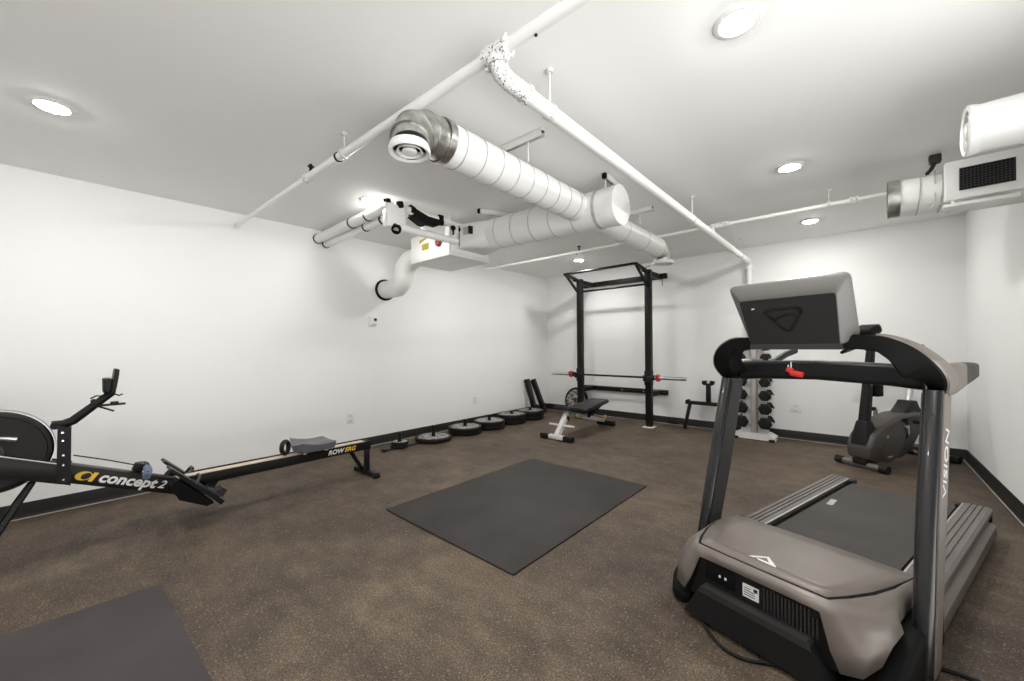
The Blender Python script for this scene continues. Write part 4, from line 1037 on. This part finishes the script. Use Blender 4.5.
m = MB(); m.cyl((MX, 5.77, MZ-.08), (MX, 5.77, .0), .030, n=20); m.build('riser', 'pipe', mp_)
for y in (1.447, 3.485, 5.27): clevis(mp_, (MX if y > 2 else MX, y, MZ), .032, (0, 1, 0))
# thin branch along the back of the room
tp = thing('sprinkler_branch', 'thin sprinkler pipe running across in front of the back wall', 'pipe', (-2, 4.08, 2.28))
m = MB(); m.tube([(-4.15, 4.012, ZP), (MX, 4.10, ZP), (.18, 4.135, ZP)], .0165, 14); m.build('branch_run', 'pipe', tp)
m = MB()
for a, b in ((-1.02, -.90),): m.cyl((a, 4.10, ZP), (b, 4.104, ZP), .029, n=14)
m.cyl((MX, 4.10, MZ+.02), (MX, 4.10, ZP+.02), .024, n=14); m.lathe([(.017, -.03), (.030, -.03), (.030, .03), (.017, .03)], Matrix.Translation((-.02, 4.128, ZP)) @ zto((1, 0, 0)), 16); m.build('chipped_fitting', 'pipe_old', tp)
for x in (-1.978, -.174): clevis(tp, (x, 4.10 if x > -1 else 4.065, ZP), .0165, (1, .03, 0))
m = MB(); m.cyl((-2.521, 4.058, ZP+.012), (-2.521, 4.058, ZP+.075), .011, .008, 10); m.cyl((-2.521, 4.058, ZP+.06), (-2.521, 4.058, ZP+.067), .022, n=12); m.tube([(-2.56, 4.058, ZP-.03), (-2.521, 4.058, ZP+.02), (-2.48, 4.058, ZP-.03)], .004, 6); m.build('sprinkler_head', 'black_steel', tp)

# ------------------------------------------------------------------ ducts at the right wall
ra_ = thing('wall_duct', 'round white duct with slotted round diffuser coming out of the right wall, nearest', 'duct', (.57, 2.6, 1.97))
m = MB(); m.cyl((.375, 2.6, 2.077), (.79, 2.6, 2.077), .098, n=40); m.build('duct_tube', 'duct', ra_)
diffuser(ra_, (.362, 2.6, 2.077), (-1, 0, 0), .106)
rg = thing('grille_duct', 'white duct with square black grille and round open tail at the right wall', 'duct', (.5, 3.7, 2.0))
m = MB(); m.bb((.405, 3.60, 2.035), (.735, 3.64, 2.275), .01); fr2 = m.build('grille_frame', 'white_plastic', rg)
m = MB(); m.bb((.465, 3.594, 2.085), (.680, 3.602, 2.220)); m.build('grille_opening', 'matte_black', fr2)
m = MB()
for kx in range(15): m.bb((.465+.0148*kx, 3.590, 2.085), (.465+.0148*kx+.003, 3.596, 2.220))
for kz in range(10): m.bb((.465, 3.589, 2.085+.0145*kz), (.680, 3.595, 2.085+.0145*kz+.003))
m.build('grille_mesh', 'charcoal', fr2)
m = MB(); m.bb((.44, 3.64, 2.02), (.788, 3.93, 2.27), .02); m.build('duct_box', 'duct', rg)
m = MB(); duct_run(m, (.20, 3.77, 2.147), (.46, 3.77, 2.130), .122, .10, .10); m.build('duct_tail', ['duct', 'seam'], rg)
m = MB(); m.lathe([(.118, -.03), (.126, -.03), (.126, .03), (.118, .03)], Matrix.Translation((.185, 3.77, 2.148)) @ zto((1, 0, 0)), 40); m.lathe([(0.0001, 0), (.118, 0)], Matrix.Translation((.19, 3.77, 2.148)) @ zto((1, 0, 0)), 40); m.build('metal_band', 'galv', rg)
m = MB(); m.bb((.40, 3.60, 1.995), (.70, 3.66, 2.015), .004); m.build('bottom_rail', 'white_plastic', rg)
m = MB(); m.tube([(.37, 3.66, 2.26), (.37, 3.65, 2.05), (.35, 3.66, 2.015)], .004, 6); m.build('strap', 'grey_print', rg)
m = MB(); m.box((.39, 3.85, H-.03), (.06, .05, .06), None, .01); m.tube([(.39, 3.85, H-.05), (.37, 3.83, H-.10), (.35, 3.80, H-.13)], .012, 8); m.cyl((.345, 3.80, H-.12), (.345, 3.80, 2.26), .003, n=6)
tag(m.build('hanger_bracket', ['charcoal']), 'small dark ceiling bracket above the grille duct tail', 'bracket')

# ------------------------------------------------------------------ thermostat and outlets
def outlet(c, n, lab, w=.072, h=.115):
    t = thing('wall_outlet', lab, 'outlet', c, 0, 'white wall outlets')
    c, n = Vector(c), Vector(n); s = Vector((-n.y, n.x, 0)); R = Matrix((s, n, Vector((0, 0, 1)))).transposed()
    m = MB(); m.box(c+n*.003, (w, .006, h), R, .003); m.build('cover_plate', 'white_plastic', t)
    for dz in (-.026, .026):
        m = MB(); m.box(c+n*.0065+Vector((0, 0, dz)), (.034, .003, .028), R, .002); so = m.build('socket', 'white_steel', t)
        m = MB()
        for k_ in (-.007, .007): m.box(c+n*.0082+s*k_+Vector((0, 0, dz)), (.003, .001, .010), R)
        m.build('slots', 'grey_print', so)
outlet((XL, 2.055, .363), (1, 0, 0), 'white outlet on the left wall above the rowing machine tail')
outlet((XL, 3.979, .362), (1, 0, 0), 'white outlet on the left wall above the weight plates')
outlet((-.574, YB, .382), (0, -1, 0), 'white double outlet on the back wall between dumbbell tower and bike', .115, .115)
th = thing('thermostat', 'small white thermostat with dark display on the left wall', 'thermostat', (XL, 2.345, 1.475))
m = MB(); m.bb((XL-.002, 2.30, 1.415), (XL+.022, 2.385, 1.530), .005); m.build('thermostat_body', 'white_plastic', th)
m = MB(); m.bb((XL+.0215, 2.345, 1.478), (XL+.0235, 2.382, 1.508)); m.build('display', 'screen', th)
m = MB(); m.bb((XL+.0215, 2.312, 1.425), (XL+.0230, 2.372, 1.438)); m.build('button_strip', 'grey_print', th)

# ------------------------------------------------------------------ world and view
w = bpy.data.worlds.new('world'); SC.world = w; w.use_nodes = True
SKY, CEILING_FILL = .3, 4.9                        # bright lower half of the world, added to light the ceiling through the wall gap
wn = w.node_tree; bg = wn.nodes['Background']; tcw = wn.nodes.new('ShaderNodeTexCoord'); sx_ = wn.nodes.new('ShaderNodeSeparateXYZ')
rm = wn.nodes.new('ShaderNodeMapRange'); rm.inputs['From Min'].default_value = -.02; rm.inputs['From Max'].default_value = .02
rm.inputs['To Min'].default_value = CEILING_FILL; rm.inputs['To Max'].default_value = SKY
wn.links.new(tcw.outputs['Generated'], sx_.inputs[0]); wn.links.new(sx_.outputs['Z'], rm.inputs['Value']); wn.links.new(rm.outputs['Result'], bg.inputs['Strength'])
bg.inputs['Color'].default_value = (1.0, 1.0, .985, 1)
vs_ = SC.view_settings; SC.display_settings.display_device = 'sRGB'
vs_.view_transform = 'Standard'; vs_.look = 'None'; vs_.gamma = 1; vs_.use_curve_mapping = False
vs_.exposure = 0.05
